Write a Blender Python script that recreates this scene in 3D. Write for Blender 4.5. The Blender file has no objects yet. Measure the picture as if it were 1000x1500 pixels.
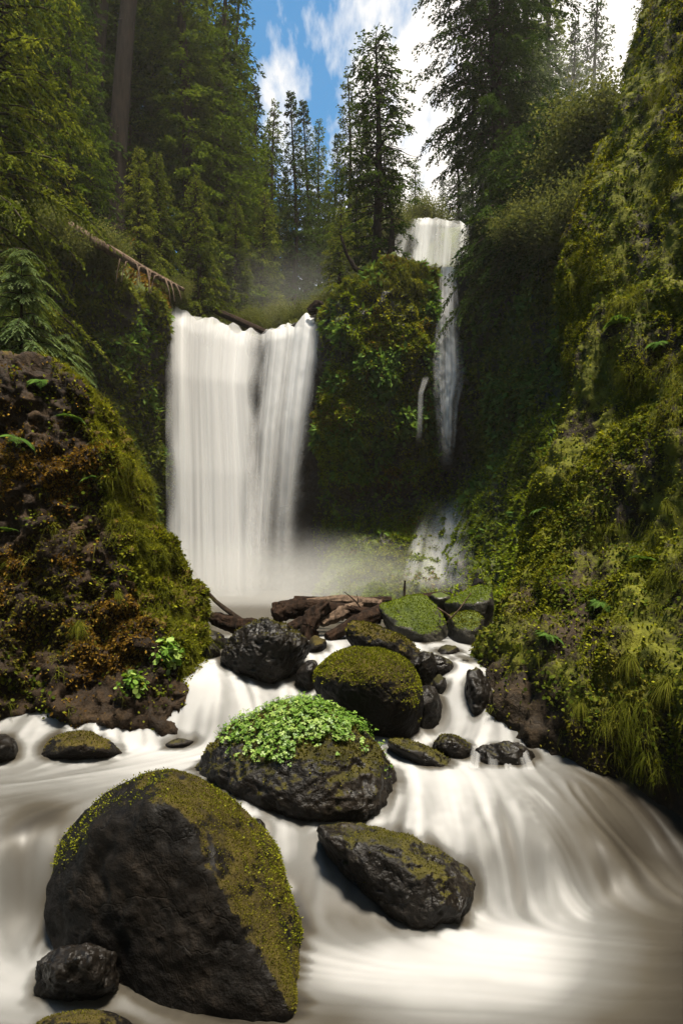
import bpy, bmesh, math
import numpy as np
from mathutils import Vector

rng = np.random.default_rng(11)
S = bpy.context.scene
COL = S.collection
CAMZ, HZ = 2.5, 800.0            # eye height, picture row of the horizon
SUN_AZ, SUN_EL = math.radians(150), math.radians(76)


def P(px, py, d):
    return np.array([(px - 500) * d / 1000, d, CAMZ + (HZ - py) * d / 1000])


def proj(v):
    d = np.maximum(v[..., 1], .05)
    return v[..., 0] / d * 1000 + 500, HZ - (v[..., 2] - CAMZ) / d * 1000


def sstep(a, b, x):
    t = np.clip((x - a) / (b - a), 0, 1)
    return t * t * (3 - 2 * t)


# ---------------------------------------------------------------- noise
_PERM = np.random.default_rng(3).permutation(512)
_GRAD = np.random.default_rng(4).normal(size=(512, 3))
_GRAD /= np.linalg.norm(_GRAD, axis=1)[:, None]


def perlin(p):
    p = np.asarray(p, float)
    i = np.floor(p).astype(np.int64)
    f = p - i
    u = f * f * f * (f * (f * 6 - 15) + 10)
    out = np.zeros(len(p))
    for dx in (0, 1):
        wx = u[:, 0] if dx else 1 - u[:, 0]
        for dy in (0, 1):
            wy = u[:, 1] if dy else 1 - u[:, 1]
            for dz in (0, 1):
                wz = u[:, 2] if dz else 1 - u[:, 2]
                h = _PERM[(i[:, 0] + dx) & 511]
                h = _PERM[(h + i[:, 1] + dy) & 511]
                h = _PERM[(h + i[:, 2] + dz) & 511]
                g = _GRAD[h]
                out += wx * wy * wz * (g[:, 0] * (f[:, 0] - dx) + g[:, 1] * (f[:, 1] - dy) + g[:, 2] * (f[:, 2] - dz))
    return out * 1.5


def fbm(p, oct=4, gain=.5, lac=2.03):
    p = np.asarray(p, float)
    a, s, o = 1.0, 0, 0
    for k in range(oct):
        s = s + a * perlin(p + 17.3 * k)
        o += a
        p = p * lac
        a *= gain
    return s / o * 1.4


def ridged(p, oct=4, gain=.5, lac=2.1):
    p = np.asarray(p, float)
    a, s, o = 1.0, 0, 0
    for k in range(oct):
        s = s + a * (1 - np.abs(perlin(p + 9.1 * k)) * 2)
        o += a
        p = p * lac
        a *= gain
    return s / o


def blur(a, k, axis=None):
    """repeated small box filter on a 2-D grid"""
    for _ in range(k):
        for ax in ((0, 1) if axis is None else (axis,)):
            b = np.pad(a, [(1, 1) if q == ax else (0, 0) for q in range(a.ndim)], mode='edge')
            n = a.shape[ax]
            sl = lambda o: tuple(slice(o, o + n) if q == ax else slice(None) for q in range(a.ndim))
            a = (b[sl(0)] + 2 * b[sl(1)] + b[sl(2)]) / 4
    return a


# ---------------------------------------------------------------- meshes
def mesh(name, v, f, mat, parent=None, smooth=True, origin=None, attrs=None, uv=None):
    v = np.asarray(v, float)
    f = np.asarray(f, np.int32)
    if origin is not None:
        v = v - np.asarray(origin)
    me = bpy.data.meshes.new(name)
    me.vertices.add(len(v))
    me.vertices.foreach_set('co', v.astype(np.float32).ravel())
    k = f.shape[1]
    me.loops.add(f.size)
    me.loops.foreach_set('vertex_index', f.ravel())
    me.polygons.add(len(f))
    me.polygons.foreach_set('loop_start', np.arange(len(f), dtype=np.int32) * k)
    me.update(calc_edges=True)
    if smooth:
        me.polygons.foreach_set('use_smooth', np.ones(len(f), bool))
    for an, av in (attrs or {}).items():
        at = me.attributes.new(an, 'FLOAT', 'POINT')
        at.data.foreach_set('value', np.asarray(av, np.float32).ravel())
    if uv is not None:
        l = me.uv_layers.new(name='UVMap')
        l.data.foreach_set('uv', np.asarray(uv, np.float32)[f.ravel()].ravel())
    me.update()
    me.materials.append(mat)
    o = bpy.data.objects.new(name, me)
    COL.objects.link(o)
    if origin is not None and parent is None:
        o.location = origin
    if parent is not None:
        o.parent = parent
    return o


def tag(o, label=None, cat=None, group=None, kind=None):
    if label: o['label'] = label
    if cat: o['category'] = cat
    if group: o['group'] = group
    if kind: o['kind'] = kind
    return o


def thing(name, loc, label, cat, group=None):
    o = bpy.data.objects.new(name, None)
    o.empty_display_size = .2
    COL.objects.link(o)
    o.location = loc
    return tag(o, label, cat, group)


def copy_tree(o, parent=None):
    c = o.copy()
    COL.objects.link(c)
    if parent is not None:
        c.parent = parent
    for ch in list(o.children):
        copy_tree(ch, c)
    return c


def grid_faces(nr, nc):
    a = (np.arange(nr - 1)[:, None] * nc + np.arange(nc - 1)[None, :]).ravel()
    return np.stack([a, a + 1, a + nc + 1, a + nc], 1)


def grid_normals(g):
    du = np.gradient(g, axis=1)
    dv = np.gradient(g, axis=0)
    n = np.cross(du, dv)
    return n / (np.linalg.norm(n, axis=2, keepdims=True) + 1e-9)


def unit(v):
    return v / (np.linalg.norm(v, axis=-1, keepdims=True) + 1e-9)


def mesh_normals(o):
    n = np.empty(len(o.data.vertices) * 3, np.float32)
    o.data.vertices.foreach_get('normal', n)
    return n.reshape(-1, 3)


def leaf_quads(pos, dr, nrm, L, W, fold=0.0):
    """diamond leaves: base, side, tip, side"""
    side = unit(np.cross(dr, nrm))
    L = np.asarray(L).reshape(-1, 1); W = np.asarray(W).reshape(-1, 1)
    up = unit(np.cross(side, dr))
    m = pos + dr * L * .48
    v = np.stack([pos, m + side * W * .5 + up * L * fold, pos + dr * L, m - side * W * .5 + up * L * fold], 1).reshape(-1, 3)
    f = np.arange(len(pos) * 4).reshape(-1, 4)
    return v, f


def blades(pos, dr, L, W, droop, seg=3):
    """tapering grass blades that bend under their own weight; 2*(seg+1) vertices each"""
    n = len(pos)
    side = unit(np.cross(dr, np.array([0, 0, 1.0]) + rng.normal(0, .3, (n, 3))))
    L = np.asarray(L).reshape(-1, 1); W = np.asarray(W).reshape(-1, 1)
    rows = []
    for k in range(seg + 1):
        t = k / seg
        c = pos + dr * L * t
        c[:, 2] -= (np.asarray(droop) * L[:, 0] * t * t)
        w = W * (1 - t) ** .7 * .5 + W * .03
        rows += [c - side * w, c + side * w]
    v = np.stack(rows, 1).reshape(-1, 3)
    b = (np.arange(n) * 2 * (seg + 1))[:, None]
    f = np.concatenate([np.stack([b[:, 0] + 2 * k, b[:, 0] + 2 * k + 1, b[:, 0] + 2 * k + 3, b[:, 0] + 2 * k + 2], 1) for k in range(seg)])
    return v, f


def tubes(paths, radii, ns=6):
    """paths (n,k,3), radii (n,k) -> one mesh of n open tubes"""
    paths = np.asarray(paths, float); radii = np.asarray(radii, float)
    n, k, _ = paths.shape
    tan = unit(np.gradient(paths, axis=1))
    ref = np.where(np.abs(tan[..., 2:3]) > .9, np.array([1.0, 0, 0]), np.array([0, 0, 1.0]))
    a = unit(np.cross(tan, ref)); b = np.cross(tan, a)
    th = np.arange(ns) * 2 * math.pi / ns
    v = paths[:, :, None, :] + radii[:, :, None, None] * (a[:, :, None, :] * np.cos(th)[None, None, :, None] + b[:, :, None, :] * np.sin(th)[None, None, :, None])
    idx = np.arange(n * k * ns).reshape(n, k, ns)
    q = np.stack([idx[:, :-1, :], np.roll(idx[:, :-1, :], -1, 2), np.roll(idx[:, 1:, :], -1, 2), idx[:, 1:, :]], -1)
    return v.reshape(-1, 3), q.reshape(-1, 4)


def merge(parts):
    vs, fs, o = [], [], 0
    for v, f in parts:
        vs.append(v); fs.append(f + o); o += len(v)
    return np.concatenate(vs), np.concatenate(fs)


def rbf(pts, val, q, smooth=1e-4, deg=1.0):
    """scattered-data interpolation (linear kernel plus a plane)"""
    pts = np.asarray(pts, float); val = np.asarray(val, float); q = np.asarray(q, float)
    n = len(pts)
    r = np.linalg.norm(pts[:, None] - pts[None], axis=2) ** deg
    A = np.zeros((n + 3, n + 3))
    A[:n, :n] = r + np.eye(n) * smooth * (-1)
    A[:n, n] = 1; A[:n, n + 1:n + 3] = pts
    A[n, :n] = 1; A[n + 1:n + 3, :n] = pts.T
    w = np.linalg.solve(A, np.concatenate([val, np.zeros(3)]))
    out = np.empty(len(q))
    for s in range(0, len(q), 40000):
        c = q[s:s + 40000]
        out[s:s + 40000] = (np.linalg.norm(c[:, None] - pts[None], axis=2) ** deg) @ w[:n] + w[n] + c @ w[n + 1:]
    return out


# ---------------------------------------------------------------- materials
def N(nt, typ, ins=None, **props):
    nd = nt.nodes.new(typ)
    for k, v in props.items():
        setattr(nd, k, v)
    for k, v in (ins or {}).items():
        if isinstance(v, bpy.types.NodeSocket):
            nt.links.new(v, nd.inputs[k])
        else:
            s = nd.inputs[k]
            s.default_value = (*v, 1) if isinstance(v, tuple) and len(v) == 3 and s.type == 'RGBA' else v
    return nd


def new_mat(name):
    m = bpy.data.materials.new(name)
    m.use_nodes = True
    nt = m.node_tree
    nt.nodes.clear()
    out = nt.nodes.new('ShaderNodeOutputMaterial')
    return m, nt, out


def ramp(nt, fac, stops):
    r = nt.nodes.new('ShaderNodeValToRGB')
    e = r.color_ramp.elements
    while len(e) < len(stops): e.new(.5)
    for q, (p, c) in zip(e, stops):
        q.position = p
        q.color = (*c, 1) if isinstance(c, tuple) else (c, c, c, 1)
    nt.links.new(fac, r.inputs['Fac'])
    return r.outputs['Color']


def noise(nt, vec, scale, detail=4, rough=.55, w=None):
    return N(nt, 'ShaderNodeTexNoise', {'Vector': vec, 'Scale': scale, 'Detail': detail, 'Roughness': rough}).outputs['Fac']


def mathn(nt, op, a, b=0.0, clamp=False):
    return N(nt, 'ShaderNodeMath', {0: a, 1: b}, operation=op, use_clamp=clamp).outputs[0]


def mixc(nt, fac, a, b):
    nd = nt.nodes.new('ShaderNodeMix'); nd.data_type = 'RGBA'
    for k, v in ((0, fac), (6, a), (7, b)):
        if isinstance(v, bpy.types.NodeSocket): nt.links.new(v, nd.inputs[k])
        else: nd.inputs[k].default_value = (*v, 1) if isinstance(v, tuple) else v
    return nd.outputs[2]


def rock_material(name, dark, mid, light, moss_a, moss_b, rough=(.3, .75), sc=1.0, bump=.5, spec=.3):
    m, nt, out = new_mat(name)
    co = N(nt, 'ShaderNodeTexCoord').outputs['Object']
    n1 = noise(nt, co, 1.6 * sc, 8, .62)
    n2 = noise(nt, co, 9 * sc, 6, .6)
    n3 = noise(nt, co, 45 * sc, 4, .6)
    base = ramp(nt, mathn(nt, 'ADD', mathn(nt, 'MULTIPLY', n1, .6), mathn(nt, 'MULTIPLY', n2, .4)), [(.33, dark), (.52, mid), (.72, light)])
    speck = ramp(nt, n3, [(.42, .62), (.68, 1.25)])
    base = N(nt, 'ShaderNodeVectorMath', {0: base, 1: speck}, operation='MULTIPLY').outputs[0]
    at = N(nt, 'ShaderNodeAttribute', attribute_name='moss').outputs['Fac']
    mk = mathn(nt, 'ADD', at, mathn(nt, 'MULTIPLY', mathn(nt, 'SUBTRACT', mathn(nt, 'ADD', mathn(nt, 'MULTIPLY', n2, .6), mathn(nt, 'MULTIPLY', n3, .4)), .5), 1.6))
    mk = ramp(nt, mk, [(.42, 0.0), (.62, 1.0)])
    mossc = mixc(nt, ramp(nt, noise(nt, co, 5 * sc, 5, .65), [(.35, 0.0), (.65, 1.0)]), moss_a, moss_b)
    col = mixc(nt, mk, base, mossc)
    ro = mixc(nt, mk, ramp(nt, n2, [(.35, rough[0]), (.65, rough[1])]), (.95, .95, .95))
    # smooth water-worn stretches beside rough broken ones, with cracks
    vo = N(nt, 'ShaderNodeTexVoronoi', {'Vector': N(nt, 'ShaderNodeVectorMath', {0: co, 1: N(nt, 'ShaderNodeTexNoise', {'Vector': co, 'Scale': 3 * sc, 'Detail': 4}).outputs['Color']}, operation='ADD').outputs[0], 'Scale': 2.2 * sc}, feature='DISTANCE_TO_EDGE').outputs['Distance']
    crack = ramp(nt, vo, [(.0, 0.0), (.035, 1.0)])
    amt = ramp(nt, noise(nt, co, 2.3 * sc, 3), [(.40, .4), (.6, 1.0)])
    hgt = mathn(nt, 'MULTIPLY', mathn(nt, 'ADD', mathn(nt, 'MULTIPLY', n2, .6), mathn(nt, 'MULTIPLY', n3, .4)), amt)
    hgt = mathn(nt, 'ADD', hgt, mathn(nt, 'MULTIPLY', crack, .07))
    bp = N(nt, 'ShaderNodeBump', {'Strength': bump, 'Distance': .05 / sc, 'Height': hgt}).outputs[0]
    b = N(nt, 'ShaderNodeBsdfPrincipled', {'Base Color': col, 'Roughness': ro, 'Normal': bp, 'Specular IOR Level': spec})
    nt.links.new(b.outputs[0], out.inputs[0])
    return m


def leaf_material(name, cols, trans=.4, gloss=.05, obj_var=0.0, nscale=.6):
    """cols: dark -> light foliage colours picked by a per-leaf random attribute and a slow noise"""
    m, nt, out = new_mat(name)
    at = N(nt, 'ShaderNodeAttribute', attribute_name='var').outputs['Fac']
    co = N(nt, 'ShaderNodeTexCoord').outputs['Object']
    n = noise(nt, co, nscale, 3)
    f = mathn(nt, 'ADD', mathn(nt, 'MULTIPLY', at, .55), mathn(nt, 'MULTIPLY', n, .5))
    if obj_var:
        oi = N(nt, 'ShaderNodeObjectInfo').outputs['Random']
        f = mathn(nt, 'ADD', f, mathn(nt, 'MULTIPLY', mathn(nt, 'SUBTRACT', oi, .5), obj_var))
    k = len(cols)
    c = ramp(nt, f, [(.15 + .75 * i / (k - 1), cols[i]) for i in range(k)])
    d = N(nt, 'ShaderNodeBsdfDiffuse', {'Color': c}).outputs[0]
    t = N(nt, 'ShaderNodeBsdfTranslucent', {'Color': N(nt, 'ShaderNodeVectorMath', {0: c, 1: (1.35, 1.25, .6)}, operation='MULTIPLY').outputs[0]}).outputs[0]
    s = N(nt, 'ShaderNodeMixShader', {0: trans, 1: d, 2: t}).outputs[0]
    if gloss:
        g = N(nt, 'ShaderNodeBsdfGlossy', {'Color': (.8, .85, .8), 'Roughness': .45}).outputs[0]
        s = N(nt, 'ShaderNodeMixShader', {0: gloss, 1: s, 2: g}).outputs[0]
    nt.links.new(s, out.inputs[0])
    return m


def bark_material(name, a, b, moss=None):
    m, nt, out = new_mat(name)
    co = N(nt, 'ShaderNodeTexCoord').outputs['Object']
    mp = N(nt, 'ShaderNodeMapping', {'Vector': co, 'Scale': (6.0, 6.0, .8)}).outputs[0]
    n = noise(nt, mp, 2.5, 8, .65)
    c = ramp(nt, n, [(.35, a), (.65, b)])
    if moss:
        c = mixc(nt, ramp(nt, noise(nt, co, 3.0, 5), [(.48, 0.0), (.6, 1.0)]), c, moss)
    bp = N(nt, 'ShaderNodeBump', {'Strength': 1.0, 'Distance': .06, 'Height': n}).outputs[0]
    s = N(nt, 'ShaderNodeBsdfPrincipled', {'Base Color': c, 'Roughness': .9, 'Normal': bp, 'Specular IOR Level': .1})
    nt.links.new(s.outputs[0], out.inputs[0])
    return m
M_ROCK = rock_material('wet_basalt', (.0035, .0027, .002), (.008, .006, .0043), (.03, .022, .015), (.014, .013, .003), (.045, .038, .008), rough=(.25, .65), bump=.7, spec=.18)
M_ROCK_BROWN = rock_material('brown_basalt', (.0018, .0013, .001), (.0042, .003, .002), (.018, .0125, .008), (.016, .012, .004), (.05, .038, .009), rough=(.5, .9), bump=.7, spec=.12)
M_ROCK_GREEN = rock_material('mossy_basalt', (.012, .011, .008), (.03, .027, .02), (.07, .06, .05), (.022, .032, .004), (.055, .07, .008))
M_OUTCROP = rock_material('outcrop_rock', (.005, .0032, .0018), (.021, .0132, .0072), (.062, .040, .021), (.026, .019, .005), (.075, .052, .011), rough=(.6, .95), bump=1.0, spec=.1)
M_CLIFF = rock_material('cliff_rock', (.006, .004, .0024), (.020, .0135, .0075), (.055, .037, .021), (.034, .038, .005), (.10, .10, .012), rough=(.6, .95), sc=.8, bump=.8, spec=.12)
M_FAR = rock_material('far_cliff_rock', (.006, .005, .0035), (.018, .014, .010), (.055, .044, .033), (.02, .028, .004), (.06, .075, .009), sc=.35, bump=1.0, rough=(.4, .85))
M_MOSS = leaf_material('moss_green', [(.022, .026, .003), (.095, .105, .008), (.24, .24, .02)], trans=.35, gloss=.0, nscale=2.0)
M_MOSS_OLIVE = leaf_material('moss_olive', [(.020, .019, .004), (.065, .060, .008), (.14, .125, .017)], trans=.3, gloss=.0, nscale=2.0)
M_MOSS_RUST = leaf_material('moss_rust', [(.03, .016, .005), (.10, .055, .010), (.22, .14, .02)], trans=.3, gloss=.0, nscale=2.0)
M_MOSS_VIVID = leaf_material('moss_vivid', [(.04, .06, .004), (.11, .15, .008), (.20, .25, .016)], trans=.35, gloss=.0, nscale=2.0)
M_GRASS = leaf_material('grass_blade', [(.03, .04, .005), (.08, .088, .010), (.15, .14, .022)], trans=.4, gloss=.0, nscale=1.2)
M_SMALL_LEAF = leaf_material('cliff_leaf', [(.016, .026, .004), (.05, .068, .008), (.12, .125, .016)], trans=.4, gloss=.0, nscale=1.5)
M_CLOVER = leaf_material('clover_leaf', [(.03, .075, .006), (.09, .17, .016), (.26, .33, .085)], trans=.35, gloss=.02, nscale=3.0)
M_FERN = leaf_material('fern_frond', [(.03, .06, .012), (.07, .13, .025), (.15, .22, .05)], trans=.4, gloss=.0)
M_FIR = leaf_material('fir_needles', [(.015, .028, .003), (.046, .072, .007), (.10, .13, .014)], trans=.35, gloss=.0, obj_var=.25, nscale=.35)
M_FIR_DARK = leaf_material('dark_needles', [(.007, .016, .004), (.025, .045, .009), (.06, .09, .016)], trans=.3, gloss=.0, obj_var=.15, nscale=.4)
M_HEMLOCK = leaf_material('hemlock_needles', [(.02, .032, .005), (.062, .082, .011), (.145, .16, .024)], trans=.4, gloss=.0, obj_var=.2, nscale=.5)
M_CEDAR = leaf_material('cedar_spray', [(.025, .042, .014), (.065, .095, .035), (.15, .18, .08)], trans=.35, gloss=.0, nscale=1.0)
M_SHRUB = leaf_material('shrub_leaf', [(.03, .04, .013), (.07, .08, .028), (.15, .155, .06)], trans=.4, gloss=.0, obj_var=.2, nscale=.7)
M_BARK = bark_material('bark', (.008, .0055, .004), (.032, .021, .014))
M_BARK_MOSS = bark_material('mossy_bark', (.014, .010, .007), (.06, .045, .03), moss=(.035, .035, .010))
M_BARK_TALL = bark_material('old_bark', (.004, .0028, .002), (.017, .011, .0075))
M_LOG = bark_material('wet_log', (.005, .003, .002), (.026, .014, .008))
M_DEADWOOD = bark_material('dead_wood', (.03, .02, .014), (.14, .095, .065))


def water_material():
    m, nt, out = new_mat('silky_water')
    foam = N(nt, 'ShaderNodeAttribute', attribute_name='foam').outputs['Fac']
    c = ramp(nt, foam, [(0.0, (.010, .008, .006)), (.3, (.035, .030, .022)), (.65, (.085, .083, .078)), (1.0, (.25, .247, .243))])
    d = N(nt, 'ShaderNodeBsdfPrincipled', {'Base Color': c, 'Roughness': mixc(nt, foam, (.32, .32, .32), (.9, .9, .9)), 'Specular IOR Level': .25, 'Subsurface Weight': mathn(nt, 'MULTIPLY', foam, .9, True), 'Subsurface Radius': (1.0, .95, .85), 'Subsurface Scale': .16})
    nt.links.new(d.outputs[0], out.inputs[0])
    return m


def fall_material(name, sx=26.0, sy=.5, dens=1.0, contrast=(.36, .62), col=(.70, .695, .69)):
    """falling water smoothed into threads: white, thin in places and at the edges ('edge' attribute = how much water there is)"""
    m, nt, out = new_mat(name)
    uv = N(nt, 'ShaderNodeUVMap', uv_map='UVMap').outputs[0]
    mp = N(nt, 'ShaderNodeMapping', {'Vector': uv, 'Scale': (sx, sy, 1)}).outputs[0]
    n1 = noise(nt, mp, 1.0, 5, .6)
    mp2 = N(nt, 'ShaderNodeMapping', {'Vector': uv, 'Scale': (sx * .5, sy * .7, 1), 'Location': (3.1, 7.7, 0)}).outputs[0]
    n2 = noise(nt, mp2, 1.0, 3, .5)
    th = ramp(nt, mathn(nt, 'ADD', mathn(nt, 'MULTIPLY', n1, .38), mathn(nt, 'MULTIPLY', n2, .62)), [(contrast[0], 0.0), (contrast[1], 1.0)])
    e = N(nt, 'ShaderNodeAttribute', attribute_name='edge').outputs['Fac']
    a = mathn(nt, 'MULTIPLY', mathn(nt, 'ADD', mathn(nt, 'MULTIPLY', th, .82), .18), e)
    a = mathn(nt, 'MULTIPLY', a, dens, True)
    d = N(nt, 'ShaderNodeBsdfDiffuse', {'Color': col}).outputs[0]
    t = N(nt, 'ShaderNodeBsdfTranslucent', {'Color': col}).outputs[0]
    w = N(nt, 'ShaderNodeMixShader', {0: .5, 1: d, 2: t}).outputs[0]
    tr = N(nt, 'ShaderNodeBsdfTransparent').outputs[0]
    s = N(nt, 'ShaderNodeMixShader', {0: a, 1: tr, 2: w}).outputs[0]
    nt.links.new(s, out.inputs[0])
    return m


M_WATER = water_material()
M_FALL = fall_material('waterfall_threads', 9, .22, 1.0, (.38, .60))
M_FALL_FINE = fall_material('waterfall_fine_threads', 11, .7, 1.0, (.36, .58))
M_FALL_GAP = fall_material('waterfall_gappy', 14, .5, .95, (.44, .60))
M_VEIL = fall_material('waterfall_veil', 9, .3, .55, (.35, .7))
# ---------------------------------------------------------------- ground and terrain
def ground():
    n = 160
    t = np.linspace(-1, 1, n)
    gx = np.sign(t) * (np.abs(t) ** 2.2) * 420
    X, Y = np.meshgrid(gx, gx)
    q = np.stack([X.ravel(), Y.ravel(), np.zeros(X.size)], 1)
    z = -1.1 + fbm(q * .05, 3) * .3
    q[:, 2] = z
    o = mesh('ground', q, grid_faces(n, n), M_ROCK_BROWN, attrs={'moss': np.full(len(q), .6)})
    tag(o, 'dark stony ground beneath the creek and the forest', 'ground', kind='structure')


def resample(pts, n):
    pts = np.asarray(pts, float)
    d = np.concatenate([[0], np.cumsum(np.linalg.norm(np.diff(pts, axis=0), axis=1))])
    # smooth (Catmull-like) by interpolating then blurring
    t = np.linspace(0, d[-1], n)
    out = np.stack([np.interp(t, d, pts[:, k]) for k in range(pts.shape[1])], 1)
    return blur(out, max(2, n // 40), axis=0)


def displace(g, spec, seed=0.0, mask=None):
    """push a grid of points along its normals by sums of noise: spec = (kind, frequency, amplitude, octaves)"""
    for kind, fr, am, oc in spec:
        n = grid_normals(g)
        if blurn: n = unit(blur(n, 6))
        p = g.reshape(-1, 3) * np.array(fr if hasattr(fr, '__len__') else (fr, fr, fr)) + seed
        d = (ridged(p, oc) - .45 if kind == 'r' else fbm(p, oc)) * am
        g = g + n * d.reshape(g.shape[:2])[..., None] * (1 if mask is None else mask[..., None])
    return g


blurn = True


# ---- the near cliff on the right
def right_cliff():
    foot = [(5.6, -1.2), (4.6, 1.2), (3.6, 3.2), (2.75, 4.5), (2.4, 5.3), (1.90, 5.95), (1.42, 6.35), (1.16, 6.7), (1.24, 7.3), (1.75, 8.3), (2.6, 9.3), (4.2, 10.2), (7.5, 10.8)]
    nc, nr = 470, 560
    C = resample(foot, nc)
    ez = [-.8, .2, .75, 1.15, 1.56, 1.98, 2.58, 3.3, 4.03, 4.96, 6.2, 7.15, 8.4, 9.84, 10.9, 12.6, 15]
    ex = [1.20, 1.25, 1.30, 1.42, 1.62, 1.98, 2.44, 2.52, 2.86, 3.04, 3.28, 3.42, 3.84, 4.5, 5.0, 5.8, 7.3]
    ey = [6.6, 6.7, 6.8, 7.0, 7.2, 7.5, 8.0, 8.2, 8.5, 8.8, 9.2, 9.5, 9.8, 10.2, 10.5, 11, 12.5]
    z = np.linspace(-.8, 14.5, nr)
    lx = blur(np.interp(z, ez, ex)[:, None], 10, 0)[:, 0] - 1.28
    ly = blur(np.interp(z, ez, ey)[:, None], 10, 0)[:, 0] - 6.8
    t = np.linspace(0, 1, nc)
    # the wall nearer the camera leans back a little less than the far corner
    k = np.interp(t, [0, .35, .55, 1], [.75, .8, 1, 1])
    ky = np.interp(t, [0, .3, .55, 1], [.15, .35, 1, .9])
    g = np.zeros((nr, nc, 3))
    g[..., 0] = C[None, :, 0] + lx[:, None] * k[None]
    g[..., 1] = C[None, :, 1] + ly[:, None] * ky[None]
    g[..., 2] = z[:, None]
    # the foot is undercut by the creek
    uc = np.exp(-((z - .35) / .75) ** 2)[:, None] * np.interp(t, [0, .2, .42, .5, 1], [.9, .9, .55, .12, 0])[None]
    g[..., 0] += uc * .75
    g[..., 1] += uc * .35
    g = displace(g, [('f', .5, .18, 2), ('f', (1.5, 1.5, .6), .20, 3), ('r', (3.2, 3.2, 1.0), .15, 3), ('r', (8, 8, 4), .06, 3)], 5.3)
    n = grid_normals(g)
    wet = sstep(1.5, .5, g[..., 2] - fbm(g.reshape(-1, 3) * .8).reshape(nr, nc) * .5)
    moss = np.clip(.55 + .5 * fbm(g.reshape(-1, 3) * 1.1 + 3).reshape(nr, nc) - wet, 0, 1)
    o = mesh('cliff', g.reshape(-1, 3), grid_faces(nr, nc)[:, ::-1], M_CLIFF, attrs={'moss': moss})
    tag(o, 'steep cliff overgrown with moss and grass, filling the right edge', 'cliff', kind='structure')
    return g, -n if np.mean(n[..., 0]) > 0 else n, wet


def slope_cols(nc):
    """which columns of the left outcrop belong to its mossy right-hand slope"""
    t = np.linspace(0, 1, nc)
    return sstep(.525, .56, t) * sstep(.84, .78, t)


# ---- the outcrop on the left
def left_outcrop():
    """a blocky rock: a steep face towards the camera, a sharp edge, and a mossy slope falling away to the right"""
    zl = [-.7, .6, 1.0, 1.42, 1.75, 2.15, 2.6, 3.2, 3.78, 4.0, 4.2, 4.5, 4.6]
    fx = [-1.35, -1.40, -1.42, -1.60, -1.95, -2.22, -2.32, -2.40, -2.58, -2.66, -2.85, -3.14, -3.2]
    fy = [6.45, 6.5, 6.6, 6.75, 6.9, 7.0, 7.05, 7.15, 7.25, 7.3, 7.35, 7.42, 7.45]
    bx = [-1.35, -1.38, -1.40, -1.45, -1.62, -1.98, -2.28, -2.54, -2.90, -3.0, -3.1, -3.3, -3.35]
    by = [7.3, 7.4, 7.5, 7.8, 8.0, 8.2, 8.3, 8.4, 8.5, 8.5, 8.5, 8.5, 8.5]
    lz = np.array([-.7, 1, 2, 3, 4.5, 4.6]); ly = np.array([6.2, 6.35, 6.6, 6.9, 7.3, 7.35])
    nr, nc = 340, 420
    z = np.concatenate([np.linspace(-.7, 4.56, nr - 50), np.full(50, 4.56)])
    cap = np.concatenate([np.ones(nr - 50), np.linspace(1, .02, 51)[1:]])
    z[nr - 50:] += .10 * (1 - cap[nr - 50:])
    g = np.zeros((nr, nc, 3))
    for i, (zz, cp) in enumerate(zip(z, cap)):
        f = np.array([np.interp(zz, zl, fx), np.interp(zz, zl, fy)]); b = np.array([np.interp(zz, zl, bx), np.interp(zz, zl, by)])
        l = np.interp(zz, lz, ly)
        pts = np.array([(-7.6, l + .5), (-5.5, l), (-3.9 + .3 * (f[0] + 2), l), (f[0] - .25, f[1] - .06), f, f * .6 + b * .4 + np.array([.05, 0]), b, (b[0] - .6, b[1] + .9), (-4.2, 10.2), (-7.6, 10.6)])
        c = np.array([-4.6, 8.7])
        pts = c + (pts - c) * cp
        t = np.array([0, .12, .34, .50, .54, .66, .76, .84, .92, 1.0])
        tt = np.linspace(0, 1, nc)
        g[i, :, 0] = np.interp(tt, t, pts[:, 0]); g[i, :, 1] = np.interp(tt, t, pts[:, 1]); g[i, :, 2] = zz
    g = blur(g, 3)
    z = g[:, 0, 2]
    # a chunky shelf at the right front foot
    m = np.clip(1 - (z[:, None] - 4.0) / .8, .35, 1) * np.ones((1, nc))
    g = displace(g, [('f', .8, .16, 2), ('r', (1.4, 1.4, 1.0), .34, 3), ('r', 3.4, .17, 3), ('r', 9, .05, 3)], 41.7, m)
    n = grid_normals(g)
    if n[nr // 3, nc // 3, 1] > 0: n = -n
    wet = sstep(1.25, .7, g[..., 2] - fbm(g.reshape(-1, 3) * .9).reshape(nr, nc) * .5)
    moss = np.clip(.02 + .6 * fbm(g.reshape(-1, 3) * 1.2 + 3).reshape(nr, nc) + .7 * slope_cols(nc)[None] + .25 * n[..., 2] - wet, 0, 1)
    o = mesh('rock_outcrop', g.reshape(-1, 3), grid_faces(nr, nc), M_OUTCROP, attrs={'moss': moss})
    tag(o, 'mossy brown rock outcrop rising at the left bank of the creek', 'outcrop', kind='structure')
    return g, n, wet


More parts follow.
